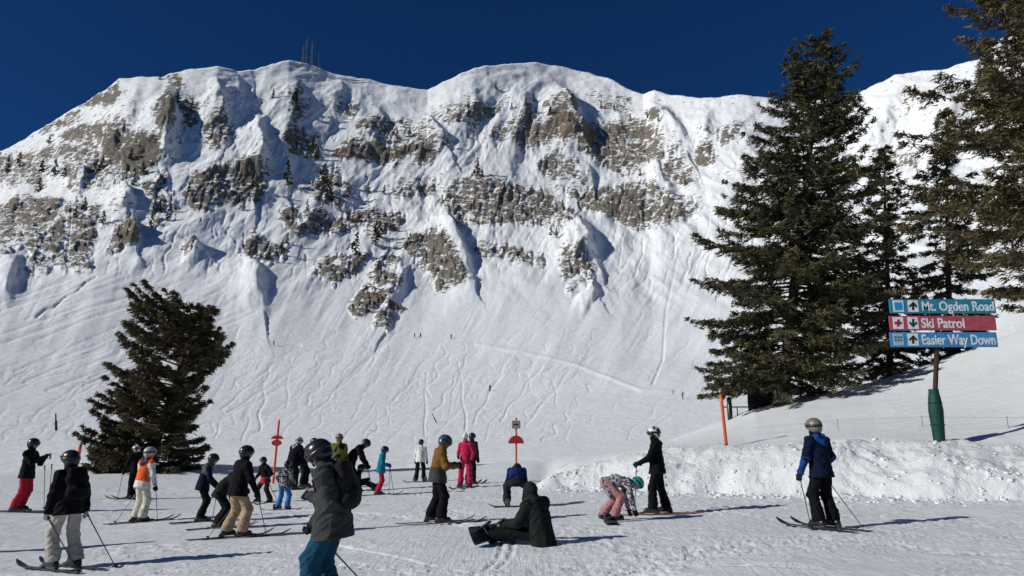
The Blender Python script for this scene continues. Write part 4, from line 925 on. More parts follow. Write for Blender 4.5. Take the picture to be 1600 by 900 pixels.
def pole(hand, tip, label, group=None, over=0.10, up=None):
    tip = np.asarray(tip, float).copy()
    if up is None: tip[2] = float(ground(tip[0], tip[1])) - 0.03
    else: tip[2] = up
    d = nrm(hand - tip); L = np.linalg.norm(hand - tip) + over * 0.6
    ref = V3(0, 1, 0) if abs(d[1]) < 0.9 else V3(1, 0, 0); x = nrm(np.cross(ref, d)); y = np.cross(d, x)
    o = bpy.data.objects.new('ski_pole', SHAFT); col.objects.link(o); with_mat(o, M_POLE)
    m = mtx(np.stack([x, y, d], 1), tip); o.matrix_world = m @ Matrix.Diagonal((1, 1, L, 1))
    put('grip', GRIP, o, Matrix.Identity(4), M_BLACKP); put('basket', BASKET, o, Matrix.Identity(4), M_BLACKP)
    o['label'] = label; o['category'] = 'ski pole'
    if group: o['group'] = group
    return o
M_GLOVE = fabric('glove_black', (0.015, 0.015, 0.017))
def stand(px, py, hpx=None, H=None):
    g = ground_hit(px, py); d = np.linalg.norm(g - V3(0, 0, CAMZ))
    if hpx is not None:
        rt_ = top_h(px, py - hpx, g); H = rt_[2] - g[2]
    print('PERSON', px, py, 'dist %.1f H %.2f' % (d, H)); return g, H
# ------------------------------------------------------------------ the people on the piste
g, H = stand(26, 800, 116)
person('skier in red trousers', 'person in black jacket and red trousers raising a phone with both hands', g, H, -88, BLACK, RED, H_BLACK, hip=(0, 0.13, 0.90), lean=2, hands=((-0.05, 0.50, 1.33), (0.07, 0.50, 1.33)), grip=False, head=(0, -4), gear_yaw=0)
pp = PEOPLE['skier in red trousers']; ph_ = pp['tow']((0.01, 0.66, 1.36))
phone = link('phone', box_np(0.075, 0.010, 0.15, (0, 0, 0), 0.003), M_BLACKP, None, ph_, 'dark phone held up by the person in red trousers', 'phone'); phone.rotation_euler = (0, 0, R_(-88))
for px_, py_, tx, ty in ((69, 796, 70, 727), (76, 793, 81, 725)):
    gp = ground_hit(px_, py_); pole(top_h(tx, ty, gp), gp, 'ski pole stuck upright in the snow in front of the person in red trousers', 'planted pair of poles', over=0)
g = ground_hit(-95, 866)
person('skier in dark blue', 'person in dark blue jacket standing beside the black backpack', g, 1.78, 40, NAVY, BLACK, H_BLACK, lean=6, res=0.025)
g, H = stand(97, 890, 188)
person('skier with the black backpack', 'person in black jacket with black backpack and pale beige trousers', g, H, 62, BLACK, BEIGE, H_BLACK, hip=(0, 0, 0.90), lean=7, head=(15, 0), pack=BLACK, hands=((-0.24, 0.16, 0.86), (0.30, 0.02, 0.86)), feet=((-0.14, 0.04, 0, 0), (0.16, -0.06, 0, 0)), glove_m=G_LIGHT, poles=((0, -0.10, -0.62), (1, 0.42, -0.72)), res=0.018, loose=1.08)
g, H = stand(216, 817, 119)
person('skier in the orange vest', 'person in cream trousers with an orange back panel and pale grey helmet', g, H, -25, ORANGE, CREAM, H_GREY, hip=(0, 0, 0.91), lean=8, head=(-25, 0), hands=((-0.26, 0.18, 0.86), (0.28, 0.16, 0.86)), jmats=[ORANGE, WHITE], jsel=lambda h, a, f, arm: ((arm < 0.105) & (a > 0.13) | (h < 0.02)).astype(int), hood=BROWNG, poles=((0, -0.55, -0.25), (1, 0.25, 0.35)), boots='ski', gear_yaw=-20, gear_m=SKI_R)
g, H = stand(208, 780, 84)
person('skier hidden behind the orange vest', 'person in black with white goggle band, half hidden behind the orange vest', g, H, 60, BLACK, BLACK, H_WHITE, lean=6, head=(0, 0), hands=((-0.25, 0.3, 0.95), (0.25, 0.3, 0.95)), poles=((0, -0.3, 0.45), (1, 0.35, 0.5)), res=0.024, gear_yaw=25)
g, H = stand(312, 816, 111)
person('skier in navy with a grey yoke', 'person in navy jacket with grey shoulders and black trousers, leaning on poles', g, H, -70, NAVY, BLACK, H_BLACK, hip=(0, -0.02, 0.88), lean=16, head=(0, -8), hands=((-0.18, 0.36, 0.92), (0.2, 0.34, 0.90)), jmats=[NAVY, BROWNG], jsel=lambda h, a, f, arm: ((h > 0.30) & (a < 0.22)).astype(int), hood=BROWNG, poles=((0, -0.3, -0.15), (1, 0.3, 0.3)))
g, H = stand(340, 826, 104)
person('crouching skier in black', 'person in all black stooping behind the tan trousers', g, H * 1.12, -60, CHAR, BLACK, H_BLACK, hip=(0, -0.05, 0.80), lean=38, head=(0, -25), hands=((-0.25, 0.34, 0.62), (0.25, 0.34, 0.62)), poles=((0, -0.3, -0.2),), res=0.023)
g, H = stand(364, 841, 148)
person('skier in tan trousers', 'person in black jacket and tan trousers seen from behind, arms forward', g, H, -42, BLACK, TAN, H_BLACK, hip=(0, 0.02, 0.88), lean=9, head=(-20, 2), hands=((-0.26, 0.30, 0.92), (0.30, 0.26, 0.88)), feet=((-0.17, -0.06, 0, 4), (0.15, 0.10, 0, -4)), poles=((1, 0.42, 0.5), (0, -0.42, -0.35)), loose=1.08, gear_yaw=-18, res=0.018, boots='ski')
g, H = stand(413, 786, 76)
person('child skier with a red front', 'short person in black jacket with a red front, legs wide apart', g, H, 150, BLACK, CHAR, H_BLACK, hip=(0, 0, 0.84), lean=14, head=(0, 5), hands=((-0.34, 0.22, 0.92), (0.34, 0.2, 0.92)), feet=((-0.30, 0.0, 0, 8), (0.30, 0.05, 0, -8)), jmats=[BLACK, RED], jsel=lambda h, a, f, arm: ((h < 0.14) & (f > 0.02)).astype(int), poles=((0, -0.45, -0.3),), res=0.022)
g, H = stand(441, 797, 79)
person('child in blue trousers', 'short person in mottled black and white jacket and bright blue trousers on a board', g, H, -20, PATK, SKYB, H_BLACK, hip=(0, 0, 0.88), lean=10, head=(-10, -8), hands=((-0.34, 0.2, 0.98), (0.30, 0.25, 0.95)), boots='soft', gear='board', gear_yaw=-62, gear_m=B_ORG, feet=((-0.20, 0.0), (0.20, 0.0)), res=0.022)
g, H = stand(455, 766, 84)
person('skier in the bulky black coat', 'person in bulky black coat with pale grey hood behind the child in blue', g, H, -30, BLACK, BLACK, H_GREY, lean=16, head=(0, -15), hands=((-0.25, 0.25, 0.9), (0.25, 0.25, 0.9)), hood=G_LIGHT, loose=1.25, res=0.023)
g, H = stand(474, 762, 80)
person('stooping skier in black', 'person in black leaning forward beside the bulky black coat', g, H * 1.05, -100, BLACK, BLACK, H_BLACK, hip=(0, -0.1, 0.90), lean=32, head=(0, -20), hands=((-0.2, 0.42, 0.75), (0.2, 0.42, 0.75)), res=0.023)
g, H = stand(526, 770, 92)
person('skier in yellow and black', 'person in yellow and black jacket standing behind the grey jacket', g, H, 10, YELLOW, BLACK, H_OLIVE, lean=8, head=(0, 0), res=0.023)
g, H = stand(548, 768, 86)
person('bowed skier in black', 'person in black bowed to the side beside the yellow jacket', g, H * 1.08, -85, BLACK, BLACK, H_BLACK, hip=(0, -0.08, 0.9), lean=40, head=(0, -30), hands=((-0.22, 0.5, 0.72), (0.22, 0.48, 0.72)), poles=((0, -0.25, 0.62), (1, 0.3, 0.75)), res=0.023)
g, H = stand(552, 768, H=1.7)
person('sitting boarder in black', 'person in black sitting on the snow behind the grey jacket, boots to the side', g, H, -80, BLACK, BLACK, H_BLACK, hip=(0, 0, 0.14), lean=18, head=(0, -10), hands=((-0.22, 0.45, 0.42), (0.22, 0.45, 0.42)), feet=((-0.22, 0.70, 0.02), (0.22, 0.72, 0.02)), footpitch=35, seated=True, gear=None, boots='soft', res=0.023)
# nearest person, feet below the frame
g = spot(522, 8.2)
person('skier in the grey jacket', 'person in dark grey jacket and petrol blue trousers, black helmet bowed', g, 1.80, 84, DGREY, DTEAL, H_BLACK, hip=(0, -0.06, 0.89), lean=8, head=(4, -36), pack=CHAR, hands=((-0.06, 0.18, 1.18), (0.15, 0.21, 0.90)), feet=((-0.14, 0.10), (0.14, -0.02)), poles=((1, 0.42, -0.55),), elbow_out=0.15, res=0.0125, loose=1.2, hunch=1.8, hood=DGREY, wig=1.05, hem=0.18)
g, H = stand(590, 774, 78)
person('skier in the turquoise jacket', 'person in turquoise jacket and red trousers looking at their hands', g, H, -80, TEAL, RED, H_BLACK, hip=(0, 0.08, 0.90), lean=6, head=(0, -18), hands=((-0.10, 0.36, 1.10), (0.12, 0.36, 1.08)), poles=((0, -0.2, 0.42), (1, 0.25, 0.60)), res=0.022)
g, H = stand(656, 753, 66)
person('skier in the white jacket', 'person in white jacket and black trousers standing turned away', g, H, -8, WHITE, BLACK, H_BLACK, lean=3, feet=((-0.17, 0), (0.17, 0)), hands=((-0.27, 0.08, 0.88), (0.29, 0.10, 0.86)), res=0.024, gear='board', boots='soft', gear_yaw=90)
g, H = stand(683, 818, 141)
person('skier in the ochre jacket', 'person in ochre and grey jacket with black trousers looking down at a phone', g, H, -78, OCHRE, BLACK, H_BLUE, hip=(0, -0.02, 0.90), lean=7, head=(0, -28), hands=((-0.06, 0.38, 1.18), (0.12, 0.38, 1.15)), jmats=[OCHRE, DGREY], jsel=lambda h, a, f, arm: ((h < 0.17) & ~((arm < 0.10) & (a > 0.16))).astype(int), feet=((-0.20, -0.12), (0.18, 0.06)), loose=1.1, hood=OCHRE, res=0.017, gear='skis', gear_yaw=0)
pp = PEOPLE['skier in the ochre jacket']; phone = link('phone', box_np(0.07, 0.012, 0.14, (0, 0, 0), 0.003), M_BLACKP, None, pp['tow']((0.03, 0.50, 1.23)), 'dark phone held by the person in the ochre jacket', 'phone'); phone.rotation_euler = (R_(-40), 0, R_(-78))
g, H = stand(727, 762, 84)
person('skier in the crimson suit', 'person in crimson suit with a white bobble hat', g, H, 160, MAGENTA, MAGENTA, None, hat=WHITE, goggles=False, lean=2, feet=((-0.18, 0), (0.18, 0)), hands=((-0.26, 0.08, 0.95), (0.2, 0.2, 1.05)), res=0.022, gear='skis')
g, H = stand(735, 757, 80)
person('skier in dark clothes', 'person in dark clothes standing behind the crimson suit', g, H, -30, CHAR, BLACK, H_BLACK, lean=5, res=0.024)
g, H = stand(807, 792, H=1.62)
person('boarder in the blue jacket', 'person in blue jacket and charcoal trousers bent over with their back turned', g, H, -4, RBLUE, CHAR, H_BLACK, hip=(0, -0.24, 0.66), lean=48, head=(0, -80), hem=-0.12, hunch=1.5, hands=((-0.24, 0.32, 0.45), (0.24, 0.30, 0.42)), feet=((-0.26, 0), (0.26, 0)), gear='board', boots='soft', gear_yaw=90, loose=1.12, knee_out=0.45, hood=CHAR, hat=None, res=0.02)
pp = PEOPLE['boarder in the blue jacket']
# seated boarder with the board on edge
g = ground_hit(846, 852); H = 1.78
person('sitting boarder in the green jacket', 'person in dark green hooded jacket sitting on the snow with legs out', g, H, 56, GREEN, BLACK, H_BLACK, hip=(0, 0, 0.16), lean=12, twist=-25, hunch=1.3, head=(-5, -30), hands=((-0.22, 0.52, 0.30), (0.25, 0.50, 0.30)), feet=((-0.20, 0.80, -0.05), (0.20, 0.84, -0.05)), footpitch=62, seated=True, gear=None, boots='soft', hood_up=True, loose=1.18, res=0.015, wig=0.75)
pp = PEOPLE['sitting boarder in the green jacket']; c = pp['tow']((0.0, 0.99, 0.23))
bo = bpy.data.objects.new('snowboard', BOARD); col.objects.link(bo); with_mat(bo, B_DARK); bo['label'] = 'dark snowboard standing on its edge at the feet of the sitting green jacket'; bo['category'] = 'snowboard'
yw = R_(62); fx = V3(-math.sin(yw), math.cos(yw), 0); sxv = V3(math.cos(yw), math.sin(yw), 0); upn = nrm(-fx * 0.90 + V3(0, 0, 0.42)); ay = nrm(sxv); ax_ = np.cross(ay, upn)
bo.matrix_world = mtx(np.stack([ax_, ay, upn], 1), V3(c[0], c[1], float(ground(c[0], c[1])) + 0.135))
for yy in (-0.24, 0.24): put('binding', BINDING, bo, Matrix.Translation((0, yy, 0)), M_BIND)
g = ground_hit(952, 815)
person('boarder with the teal helmet', 'person in pink trousers and patterned jacket bending down, teal helmet', g, 1.60, -84, PATT, PINK, H_TEAL, hip=(0, -0.05, 0.765), lean=98, hunch=0.3, head=(0, -50), hands=((-0.16, 0.50, 0.10), (0.16, 0.58, 0.10)), feet=((-0.20, -0.08), (0.20, 0.08)), gear='board', gear_yaw=80, boots='soft', grip=False, knee_out=0.1, res=0.017)
g, H = stand(1030, 804, 137)
person('skier all in black', 'person all in black with white and black helmet holding a pole', g, H, 72, BLACK, BLACK, H_WHITE, hip=(0, 0.0, 0.92), lean=1, head=(5, 0), hands=((-0.20, 0.36, 1.06), (0.22, 0.34, 1.08)), feet=((-0.16, 0.10, 0, 0), (0.16, -0.14, 0, 0)), poles=((0, -0.18, 0.50),), res=0.017, gear_yaw=0, gear_m=SKI_R)
g, H = stand(1291, 826, 173)
person('skier in the navy jacket', 'person in navy jacket with bright blue hood and olive helmet, seen from behind', g, H, 26, NAVY, BLACK, H_OLIVE, hip=(0, 0, 0.91), lean=4, head=(0, 0), hands=((-0.34, 0.14, 0.90), (0.27, 0.22, 0.98)), hood=BLUE, jmats=[NAVY, BLUE], jsel=lambda h, a, f, arm: ((arm < 0.085) & (a > 0.2) & (h < 0.22)).astype(int), feet=((-0.13, 0.02), (0.15, -0.04)), poles=((0, -0.22, 0.10), (1, 0.55, -0.30)), loose=1.04, res=0.016)
# skiers far off on the apron: small but still whole figures
TINY = [(648, 527, 'first of two far skiers close together on the open slope below the rocks'), (657, 527, 'second of two far skiers close together on the open slope below the rocks'), (704, 529, 'lone far skier on the open slope below the rocks'), (427, 541, 'far skier on the traverse below the rounded snow shoulder'), (1066, 624, 'far skier in red at the end of the traverse line'), (765, 611, 'far skier low on the tracked slope')]
t0 = Solid(0.03, 0.05); t0.cone((0, 0, 0.9), (0, 0.1, 1.35), 0.17, 0.19).cone((-0.15, 0.05, 1.4), (-0.28, 0.25, 1.0), 0.08, 0.06).cone((0.15, 0.05, 1.4), (0.28, 0.25, 1.0), 0.08, 0.06).cone((0, 0.1, 1.4), (0, 0.13, 1.5), 0.07, 0.07)
t1 = Solid(0.03, 0.05); t1.cone((-0.1, 0, 0.88), (-0.13, 0.06, 0.1), 0.12, 0.09).cone((0.1, 0, 0.88), (0.13, 0.06, 0.1), 0.12, 0.09).cone((-0.13, 0, 0.05), (-0.13, 0.2, 0.05), 0.06, 0.05).cone((0.13, 0, 0.05), (0.13, 0.2, 0.05), 0.06, 0.05)
TJ, TT = t0.mesh('jacket'), t1.mesh('trousers')
for i, (x, y, lb) in enumerate(TINY):
    q = mountain_at(x, y); e = link('person', None, (), None, q, lb, 'person'); e.rotation_euler = (0, 0, R_(60 - 40 * i)); e.scale = (1.05,) * 3
    put('jacket', TJ, e, Matrix.Identity(4), RED if i == 4 else BLACK); put('trousers', TT, e, Matrix.Identity(4), CHAR); put('helmet', HELMET, e, Matrix.Translation((0, 0.14, 1.62)), H_BLACK)
# ------------------------------------------------------------------ signs, poles, barrier, masts
def flat_at(px, py, Y):
    d = ray(px, py); t = Y / d[1]; return d * t + np.array([0, 0, CAMZ])
def slab(name, x0, x1, z0, z1, y0, y1, m, parent, bev=0.004):
    me = box_np(x1 - x0, y1 - y0, z1 - z0, ((x0 + x1) / 2, (y0 + y1) / 2, (z0 + z1) / 2), bev); return link(name, me, [m], parent)
def poly_plate(name, pts, y, th, m, parent):
    n = len(pts); v = [(p[0], y, p[1]) for p in pts] + [(p[0], y + th, p[1]) for p in pts]
    me = bpy.data.meshes.new(name); me.from_pydata(v, [], [list(range(n)), list(range(2 * n - 1, n - 1, -1))] + [[i, i + n, (i + 1) % n + n, (i + 1) % n] for i in range(n)]); me.update()
    return link(name, me, [m], parent)
def text_mesh(s, bold):
    cu = bpy.data.curves.new('lettering', 'FONT'); cu.body = s; cu.extrude = 0.003; cu.offset = bold; cu.resolution_u = 4
    o = bpy.data.objects.new('lettering', cu); col.objects.link(o); dg = bpy.context.evaluated_depsgraph_get(); me = bpy.data.meshes.new_from_object(o.evaluated_get(dg)); bpy.data.objects.remove(o); return me
def paint(n, c, r=0.55, v=0.2): return mat('paint_' + n, c, r, 0.3, var=v, vscale=9, bump=0.15, bscale=30)
P_TEAL, P_REDB, P_BLUEB, P_WHITE, P_CYAN, P_BLACK, P_RED, P_PALE = paint('teal', (0.022, 0.22, 0.32)), paint('dull_red', (0.42, 0.075, 0.10)), paint('blue', (0.045, 0.25, 0.50)), paint('white', (0.72, 0.74, 0.74)), paint('cyan', (0.01, 0.30, 0.62)), paint('black', (0.012, 0.016, 0.012)), paint('red', (0.42, 0.012, 0.06)), paint('pale_blue', (0.33, 0.50, 0.62))
P_GREEN2 = paint('dark_green', (0.01, 0.05, 0.012))
gs = ground_hit(1468, 690); YS = gs[1]
sign = link('direction_sign', None, (), None, gs, 'three coloured boards on a brown post with green padding', 'sign')
def L2(px, py): p = flat_at(px, py, YS); return p[0] - gs[0], p[2] - gs[2]
pr = 0.06
xt, zt_ = L2(1466, 466); x2, _ = L2(1468, 690)
v, f = tube([(0, 0, -0.4), (x2, 0, 1.0), (xt, 0, zt_ - 0.02)], [pr, pr, pr], 12); M_POST = mat('weathered_post', (0.045, 0.03, 0.022), 0.8, 0.2, var=0.4, vscale=6, bump=0.4)
link('post', mesh_np('post', v, f), M_POST, sign)
BO = [('Mt. Ogden Road', P_TEAL, 1386, 1553, 468.5, 490.5, 1438, 1548), ('Ski Patrol', P_REDB, 1386, 1554, 494.5, 517, 1437, 1502), ('Easier Way Down', P_BLUEB, 1387, 1556, 520, 543, 1438, 1550)]
def tile(parent, xa, xb, ya, yb, y, m, name='icon_tile'):
    (x0, z1), (x1, z0) = L2(xa, ya), L2(xb, yb); return slab(name, x0, x1, z0, z1, y - 0.006, y, m, parent, 0.0)
for bi, (txt, bm_, xa, xb, ya, yb, ta, tb) in enumerate(BO):
    (x0, z1), (x1, z0) = L2(xa, ya), L2(xb, yb); yf = -pr - 0.045
    bd = slab('board', x0, x1, z0, z1, yf, -pr - 0.004, bm_, sign, 0.006); bd['label'] = ['teal top board reading Mt. Ogden Road', 'dull red middle board reading Ski Patrol', 'blue lowest board reading Easier Way Down'][bi]
    me = text_mesh(txt, 0.02); nv = len(me.vertices); co = np.empty(nv * 3, np.float32); me.vertices.foreach_get('co', co); co = co.reshape(-1, 3)
    w, h = np.ptp(co[:, 0]), np.ptp(co[:, 1]); cap = text_mesh('M', 0.02); hc_ = np.empty(len(cap.vertices) * 3, np.float32); cap.vertices.foreach_get('co', hc_); hcap = np.ptp(hc_.reshape(-1, 3)[:, 1])
    (tx0, tz0), (tx1, tz1) = L2(ta, yb - 4.0), L2(tb, ya + 3.2); sx_, sz_ = (tx1 - tx0) / w, (tz1 - tz0) / hcap
    co2 = np.stack([(co[:, 0] - co[:, 0].min()) * sx_ + tx0, yf - 0.004 - co[:, 2], co[:, 1] * sz_ + tz0], -1); me.vertices.foreach_set('co', co2.astype(np.float32).ravel()); me.update()
    link('lettering', me, [P_WHITE], bd)
    yc = (ya + yb) / 2
    tile(bd, 1391, 1409.5, ya + 2, yb - 2, yf - 0.001, P_PALE if bi == 2 else P_WHITE); tile(bd, 1414, 1432.5, ya + 2, yb - 2, yf - 0.001, P_WHITE)
    def pp(l): return [L2(x, y) for x, y in l]
    if bi == 0: tile(bd, 1394, 1406.5, ya + 5, yb - 5, yf - 0.008, P_CYAN, 'blue_square')
    elif bi == 1:
        c = (1400.2, yc); a, b = 2.0, 5.6
        poly_plate('red_cross', pp([(c[0] + x, c[1] + y) for x, y in ((-a, -b), (a, -b), (a, -a), (b, -a), (b, a), (a, a), (a, b), (-a, b), (-a, a), (-b, a), (-b, -a), (-a, -a))]), yf - 0.011, 0.003, P_RED, bd)
    else:
        for rows in ((-5.2, -2.2), (-0.6, 2.4)):
            for q in range(3): tile(bd, 1394 + q * 4.4, 1397.2 + q * 4.4, yc + rows[0], yc + rows[1], yf - 0.008, mat('paint_slate', (0.10, 0.16, 0.22), 0.5), 'icon_mark')
        tile(bd, 1393.5, 1407, yb - 4.8, yb - 3.9, yf - 0.008, P_WHITE, 'icon_mark')
    s_ = 1 if bi != 1 else -1; c = (1423.2, yc)
    arr = [(0, -7), (7, 0.2), (4.6, 2.2), (1.7, -1.0), (1.7, 6.4), (-1.7, 6.4), (-1.7, -1.0), (-4.6, 2.2), (-7, 0.2)]
    pts = [(c[0] + x, c[1] + s_ * y) for x, y in arr]
    if s_ < 0: pts = pts[::-1]
    poly_plate('arrow', pp(pts), yf - 0.011, 0.003, P_GREEN2 if bi == 1 else P_BLACK, bd)
    for bx in (1459, 1473): tile(bd, bx - .6, bx + .6, ya + 0.6, ya + 1.7, yf - 0.001, M_POST, 'bolt')
M_PAD = mat('green_padding', (0.003, 0.048, 0.036), 0.6, 0.3, var=0.25, vscale=4, bump=0.5, bscale=6, bdist=0.03)
pv, ph2 = [], [(-0.15, .135), (0.0, .14), (0.25, .15), (0.7, .175), (0.78, .18), (1.1, .15), (1.28, .12), (1.33, .13), (1.335, .08)]
for z_, r_ in ph2:
    for a in range(14): rr = r_ * (1 + 0.05 * math.cos(a / 14 * 4 * math.pi * 2)); pv.append((rr * math.cos(a / 14 * 2 * math.pi), rr * math.sin(a / 14 * 2 * math.pi), z_))
pad = link('padding', mesh_np('padding', np.array(pv), grid_faces(len(ph2), 14, True)), M_PAD, sign)
for z_ in (0.42, 0.98):
    v, f = tube([(math.cos(a) * .168 * (1 if z_ < .9 else .97), math.sin(a) * .168 * (1 if z_ < .9 else .97), z_) for a in np.linspace(0, 6.283, 20)], [0.014] * 20, 5); link('strap', mesh_np('strap', v, f), M_PAD, pad)

M_ORG = mat('orange_pole', (0.62, 0.11, 0.03), 0.5, 0.35, var=0.15); M_REDP = mat('red_disc', (0.36, 0.022, 0.018), 0.45, 0.35, var=0.15); M_PLATE = mat('grey_plate', (0.22, 0.22, 0.20), 0.5, 0.3, var=0.3, vscale=20)
def tall_pole(name, b, top, r, m, label, cat='pole'):
    root = link(name, None, (), None, b, label, cat); t = np.asarray(top) - b
    v, f = tube([-t * 0.08, t * 0.0, t * 0.5, t * 0.985, t], [r, r, r, r * 0.96, r * 0.55], 10); link('shaft', mesh_np('shaft', v, f), m, root); return root, t
b = ground_hit(1135, 697); op, t = tall_pole('marker_pole', b, top_h(1126, 616, b), 0.05, M_ORG, 'leaning orange pole planted on the snow bank')
v, f = tube([t * 0.86, t * 0.92], [0.052, 0.052], 10); link('reflective_band', mesh_np('reflective_band', v, f), mat('pale_orange', (0.75, 0.22, 0.10), 0.35, 0.5), op)
v, f = tube([t * 0.0, t * 0.05], [0.053, 0.053], 10); link('collar', mesh_np('collar', v, f), M_REDP, op)
b = spot(124.5, 27); lp, t = tall_pole('marker_pole', b, top_h(126, 694, b), 0.055, M_ORG, 'short orange post standing before the bushy pine'); v, f = tube([t * 0.86, t * 0.93], [0.057, 0.057], 10); link('reflective_band', mesh_np('reflective_band', v, f), _mats['pale_orange'], lp)
b = spot(433.5, 33); rp_, t = tall_pole('trail_marker', b, top_h(436, 656, b), 0.05, M_ORG, 'orange pole with red double disc beside the crowd', 'trail sign')
def disc(name, cx, cy, w, h, b, kind, m, parent, y=-0.07):
    pts = []
    A = np.linspace(0, math.pi, 13) if kind == 'half' else np.linspace(0, 2 * math.pi, 25)[:-1]
    p0 = top_h(cx, cy, b); sc = math.hypot(b[0], b[1]) / F0
    for a in A[::-1]: pts.append((p0[0] - b[0] + w * sc * math.cos(a), p0[2] - b[2] + h * sc * math.sin(a)))
    return poly_plate(name, pts, y, 0.02, m, parent)
disc('red_disc', 434, 686, 9, 5.5, b, 'half', M_REDP, rp_); disc('red_disc', 433.5, 692, 7.5, 4.5, b, 'full', M_REDP, rp_, -0.10)
b = spot(806.5, 31); mp_, t = tall_pole('trail_marker', b, top_h(806.5, 652, b), 0.045, M_ORG, 'orange pole with grey plate and red dome disc behind the blue jacket', 'trail sign')
disc('red_disc', 806.5, 693, 12, 12, b, 'half', M_REDP, mp_)
p0 = top_h(806.5, 663.5, b); sc = 31 / F0; slab('plate', p0[0] - b[0] - 6.5 * sc, p0[0] - b[0] + 6.5 * sc, p0[2] - b[2] - 6 * sc, p0[2] - b[2] + 6 * sc, -0.075, -0.05, M_PLATE, mp_)
slab('plate_slot', p0[0] - b[0] - 4 * sc, p0[0] - b[0] + 4 * sc, p0[2] - b[2] - 1 * sc, p0[2] - b[2] + 1 * sc, -0.080, -0.074, P_BLACK, mp_, 0)
# dark stakes on the lower apron
M_STAKE = mat('dark_stake', (0.03, 0.03, 0.032), 0.7, 0.2)
for (bx, by, tx, ty, lb) in ((87, 673, 87, 646, 'dark padded post alone on the tracked slope left of the bushy pine'), (682, 660, 675, 646, 'leaning dark stake alone on the tracked slope')):
    b = mountain_at(bx, by); st_, t = tall_pole('stake', b, top_h(tx, ty, b), 0.10 if bx < 100 else 0.07, M_STAKE, lb, 'post')
    v, f = tube([t * 0.0, t * 0.55], [0.17 if bx < 100 else 0.10] * 2, 8); link('padding', mesh_np('padding', v, f), M_STAKE, st_)
# padded post, rail and dark panel at the slope edge
b = ground_hit(1141, 655); dist_ = math.hypot(b[0], b[1]); sc = dist_ / F0
po = link('padded_post', None, (), None, b, 'black padded post with knob top at the slope edge', 'post')
pv = []; prf = [(-0.3, 3.6), (0.0, 3.8), (23 * sc, 3.8), (24.5 * sc, 2.8), (26 * sc, 3.8), (31 * sc, 3.6), (32 * sc, 2.4)]
v, f = tube([(0, 0, z_) for z_, _ in prf], [max(r_ * sc, 0.02) for _, r_ in prf], 12); link('padding', mesh_np('padding', v, f), M_BLACKP, po)
v, f = tube([(0, 0, 31 * sc), (0, 0, 33 * sc)], [0.04, 0.03], 8); link('knob', mesh_np('knob', v, f), M_STAKE, po)
rb_ = link('rail', None, (), None, b + V3(0, 0.05, 0), 'low dark rail running from the padded post to the dark panel', 'railing')
e = flat_at(1172, 637, b[1]) - b; z1 = flat_at(1141, 635.5, b[1])[2] - b[2]
v, f = tube([(-0.25, 0.25, z1), (0, 0.25, z1), tuple(e + V3(0, 0.25, 0.05))], [0.03] * 3, 8); link('bar', mesh_np('bar', v, f), M_STAKE, rb_)
for fx_ in (-0.22, 0.45):
    gx, gy = b[0] + fx_, b[1] + 0.3; gz = float(ground(gx, gy)) - b[2] - 0.1; v, f = tube([(fx_, 0.25, gz), (fx_, 0.25, z1 + 0.02)], [0.025] * 2, 6); link('upright', mesh_np('upright', v, f), M_STAKE, rb_)
pb = ground_hit(1176, 641); pn_ = link('board_panel', None, (), None, pb, 'dark wooden panel half hidden behind the tall spruce trunk', 'panel'); sc = math.hypot(pb[0], pb[1]) / F0
M_DWOOD = mat('dark_wood', (0.022, 0.016, 0.012), 0.8, 0.2, var=0.3)
for q in range(4): slab('plank', -6 * sc + q * 10.2 * sc, -6 * sc + q * 10.2 * sc + 9.9 * sc, -0.4, 38 * sc, 0.0, 0.05, M_DWOOD, pn_)
for z_ in (10, 28): slab('batten', -6 * sc, 34 * sc, z_ * sc, (z_ + 4) * sc, 0.053, 0.09, M_DWOOD, pn_)
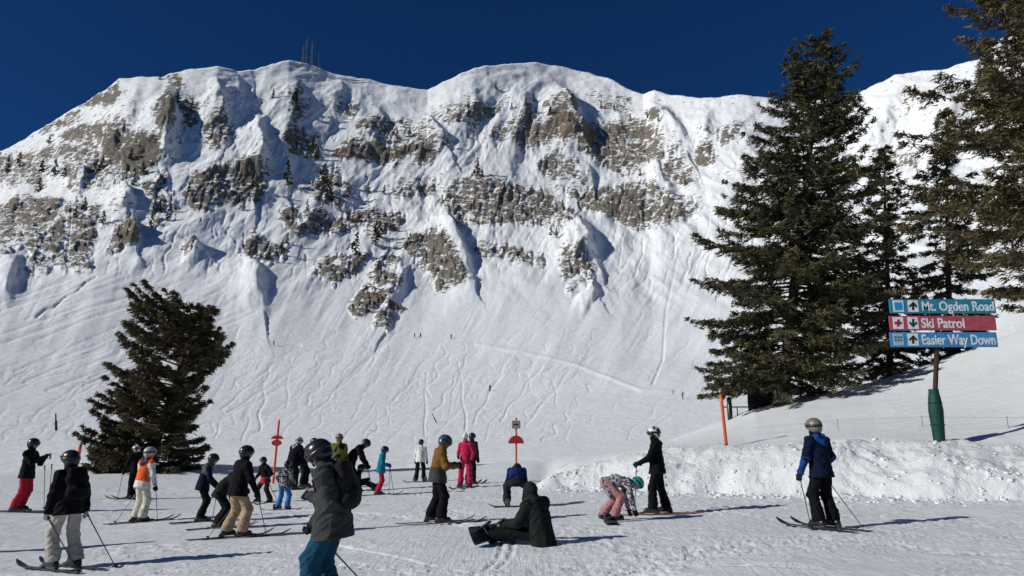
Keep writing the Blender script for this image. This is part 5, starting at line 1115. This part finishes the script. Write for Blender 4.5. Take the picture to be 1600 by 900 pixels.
# rope line with thin stakes across the slope
RP = [spot(px_, d_) for px_, d_ in ((1140, 27), (1308, 25.5), (1440, 25), (1573, 24.5), (1700, 24.5))]
M_ROPE = mat('rope', (0.16, 0.16, 0.15), 0.8, 0.2)
path = []
for a, c in zip(RP[:-1], RP[1:]):
    for t_ in np.linspace(0, 1, 12)[:-1]: q = a + (c - a) * t_; q = q.copy(); q[2] = (a[2] + (c[2] - a[2]) * t_) + 0.30 - 0.06 * t_ * (1 - t_); q[2] = max(q[2], float(ground(q[0], q[1])) + 0.03); path.append(q)
v, f = tube(path, [0.003] * len(path), 5); link('rope', mesh_np('rope', v, f), M_ROPE, None, None, 'thin dark rope strung low across the snow slope behind the sign', 'rope')
for i, q in enumerate(RP[1:4]):
    lb = ['between the navy jacket and the tall spruce', 'behind the green padding', 'beyond the sign boards'][i]
    so = link('stake', None, (), None, q, 'thin dark stake holding the rope ' + lb, 'stake', 'stakes of the rope line'); v, f = tube([(0, 0, -0.2), (0, 0, 0.33)], [0.007, 0.006], 6); link('rod', mesh_np('rod', v, f), M_STAKE, so); v, f = tube([(0, 0, 0.29), (0, 0, 0.31)], [0.012, 0.012], 6); link('clip', mesh_np('clip', v, f), M_STAKE, so)
# masts on the summit
M_MAST = mat('mast_steel', (0.10, 0.11, 0.13), 0.6, 0.4)
for i, (px_, yt, yb2, lb) in enumerate(((472, 72, 101, 'short lattice mast on the summit, outermost before the tallest'), (477.5, 62, 102, 'tallest lattice mast on the summit crest'), (485.5, 68, 104, 'lattice mast on the summit just beside the tallest'), (496, 84, 108, 'low lattice mast on the summit set apart from the others'))):
    b = mountain_at(px_, yb2 + 1); t = top_h(px_, yt, b); h = t[2] - b[2]; parts = []
    w0, w1 = 0.75, 0.30; cs = [(-1, -1), (1, -1), (1, 1), (-1, 1)]
    for cx, cy in cs: parts.append(tube([(cx * w0, cy * w0, -2), (cx * w1, cy * w1, h)], [0.13, 0.10], 4))
    ms = link('antenna_mast', None, (), None, b, lb, 'mast'); v, f = join(parts); link('legs', mesh_np('legs', v, f), M_MAST, ms)
    parts = []; nl = 8
    for k in range(nl):
        za, zb = h * k / nl, h * (k + 1) / nl; wa, wb = w0 + (w1 - w0) * k / nl, w0 + (w1 - w0) * (k + 1) / nl
        for q in range(4): (ax, ay), (bx, by) = cs[q], cs[(q + 1) % 4]; parts.append(tube([(ax * wa, ay * wa, za), (bx * wb, by * wb, zb)], [0.06] * 2, 3)); parts.append(tube([(ax * wb, ay * wb, zb), (bx * wb, by * wb, zb)], [0.06] * 2, 3))
    v, f = join(parts); link('bracing', mesh_np('bracing', v, f), M_MAST, ms); v, f = tube([(0, 0, h), (0, 0, h * 1.12)], [0.09, 0.05], 5); link('whip', mesh_np('whip', v, f), M_MAST, ms)
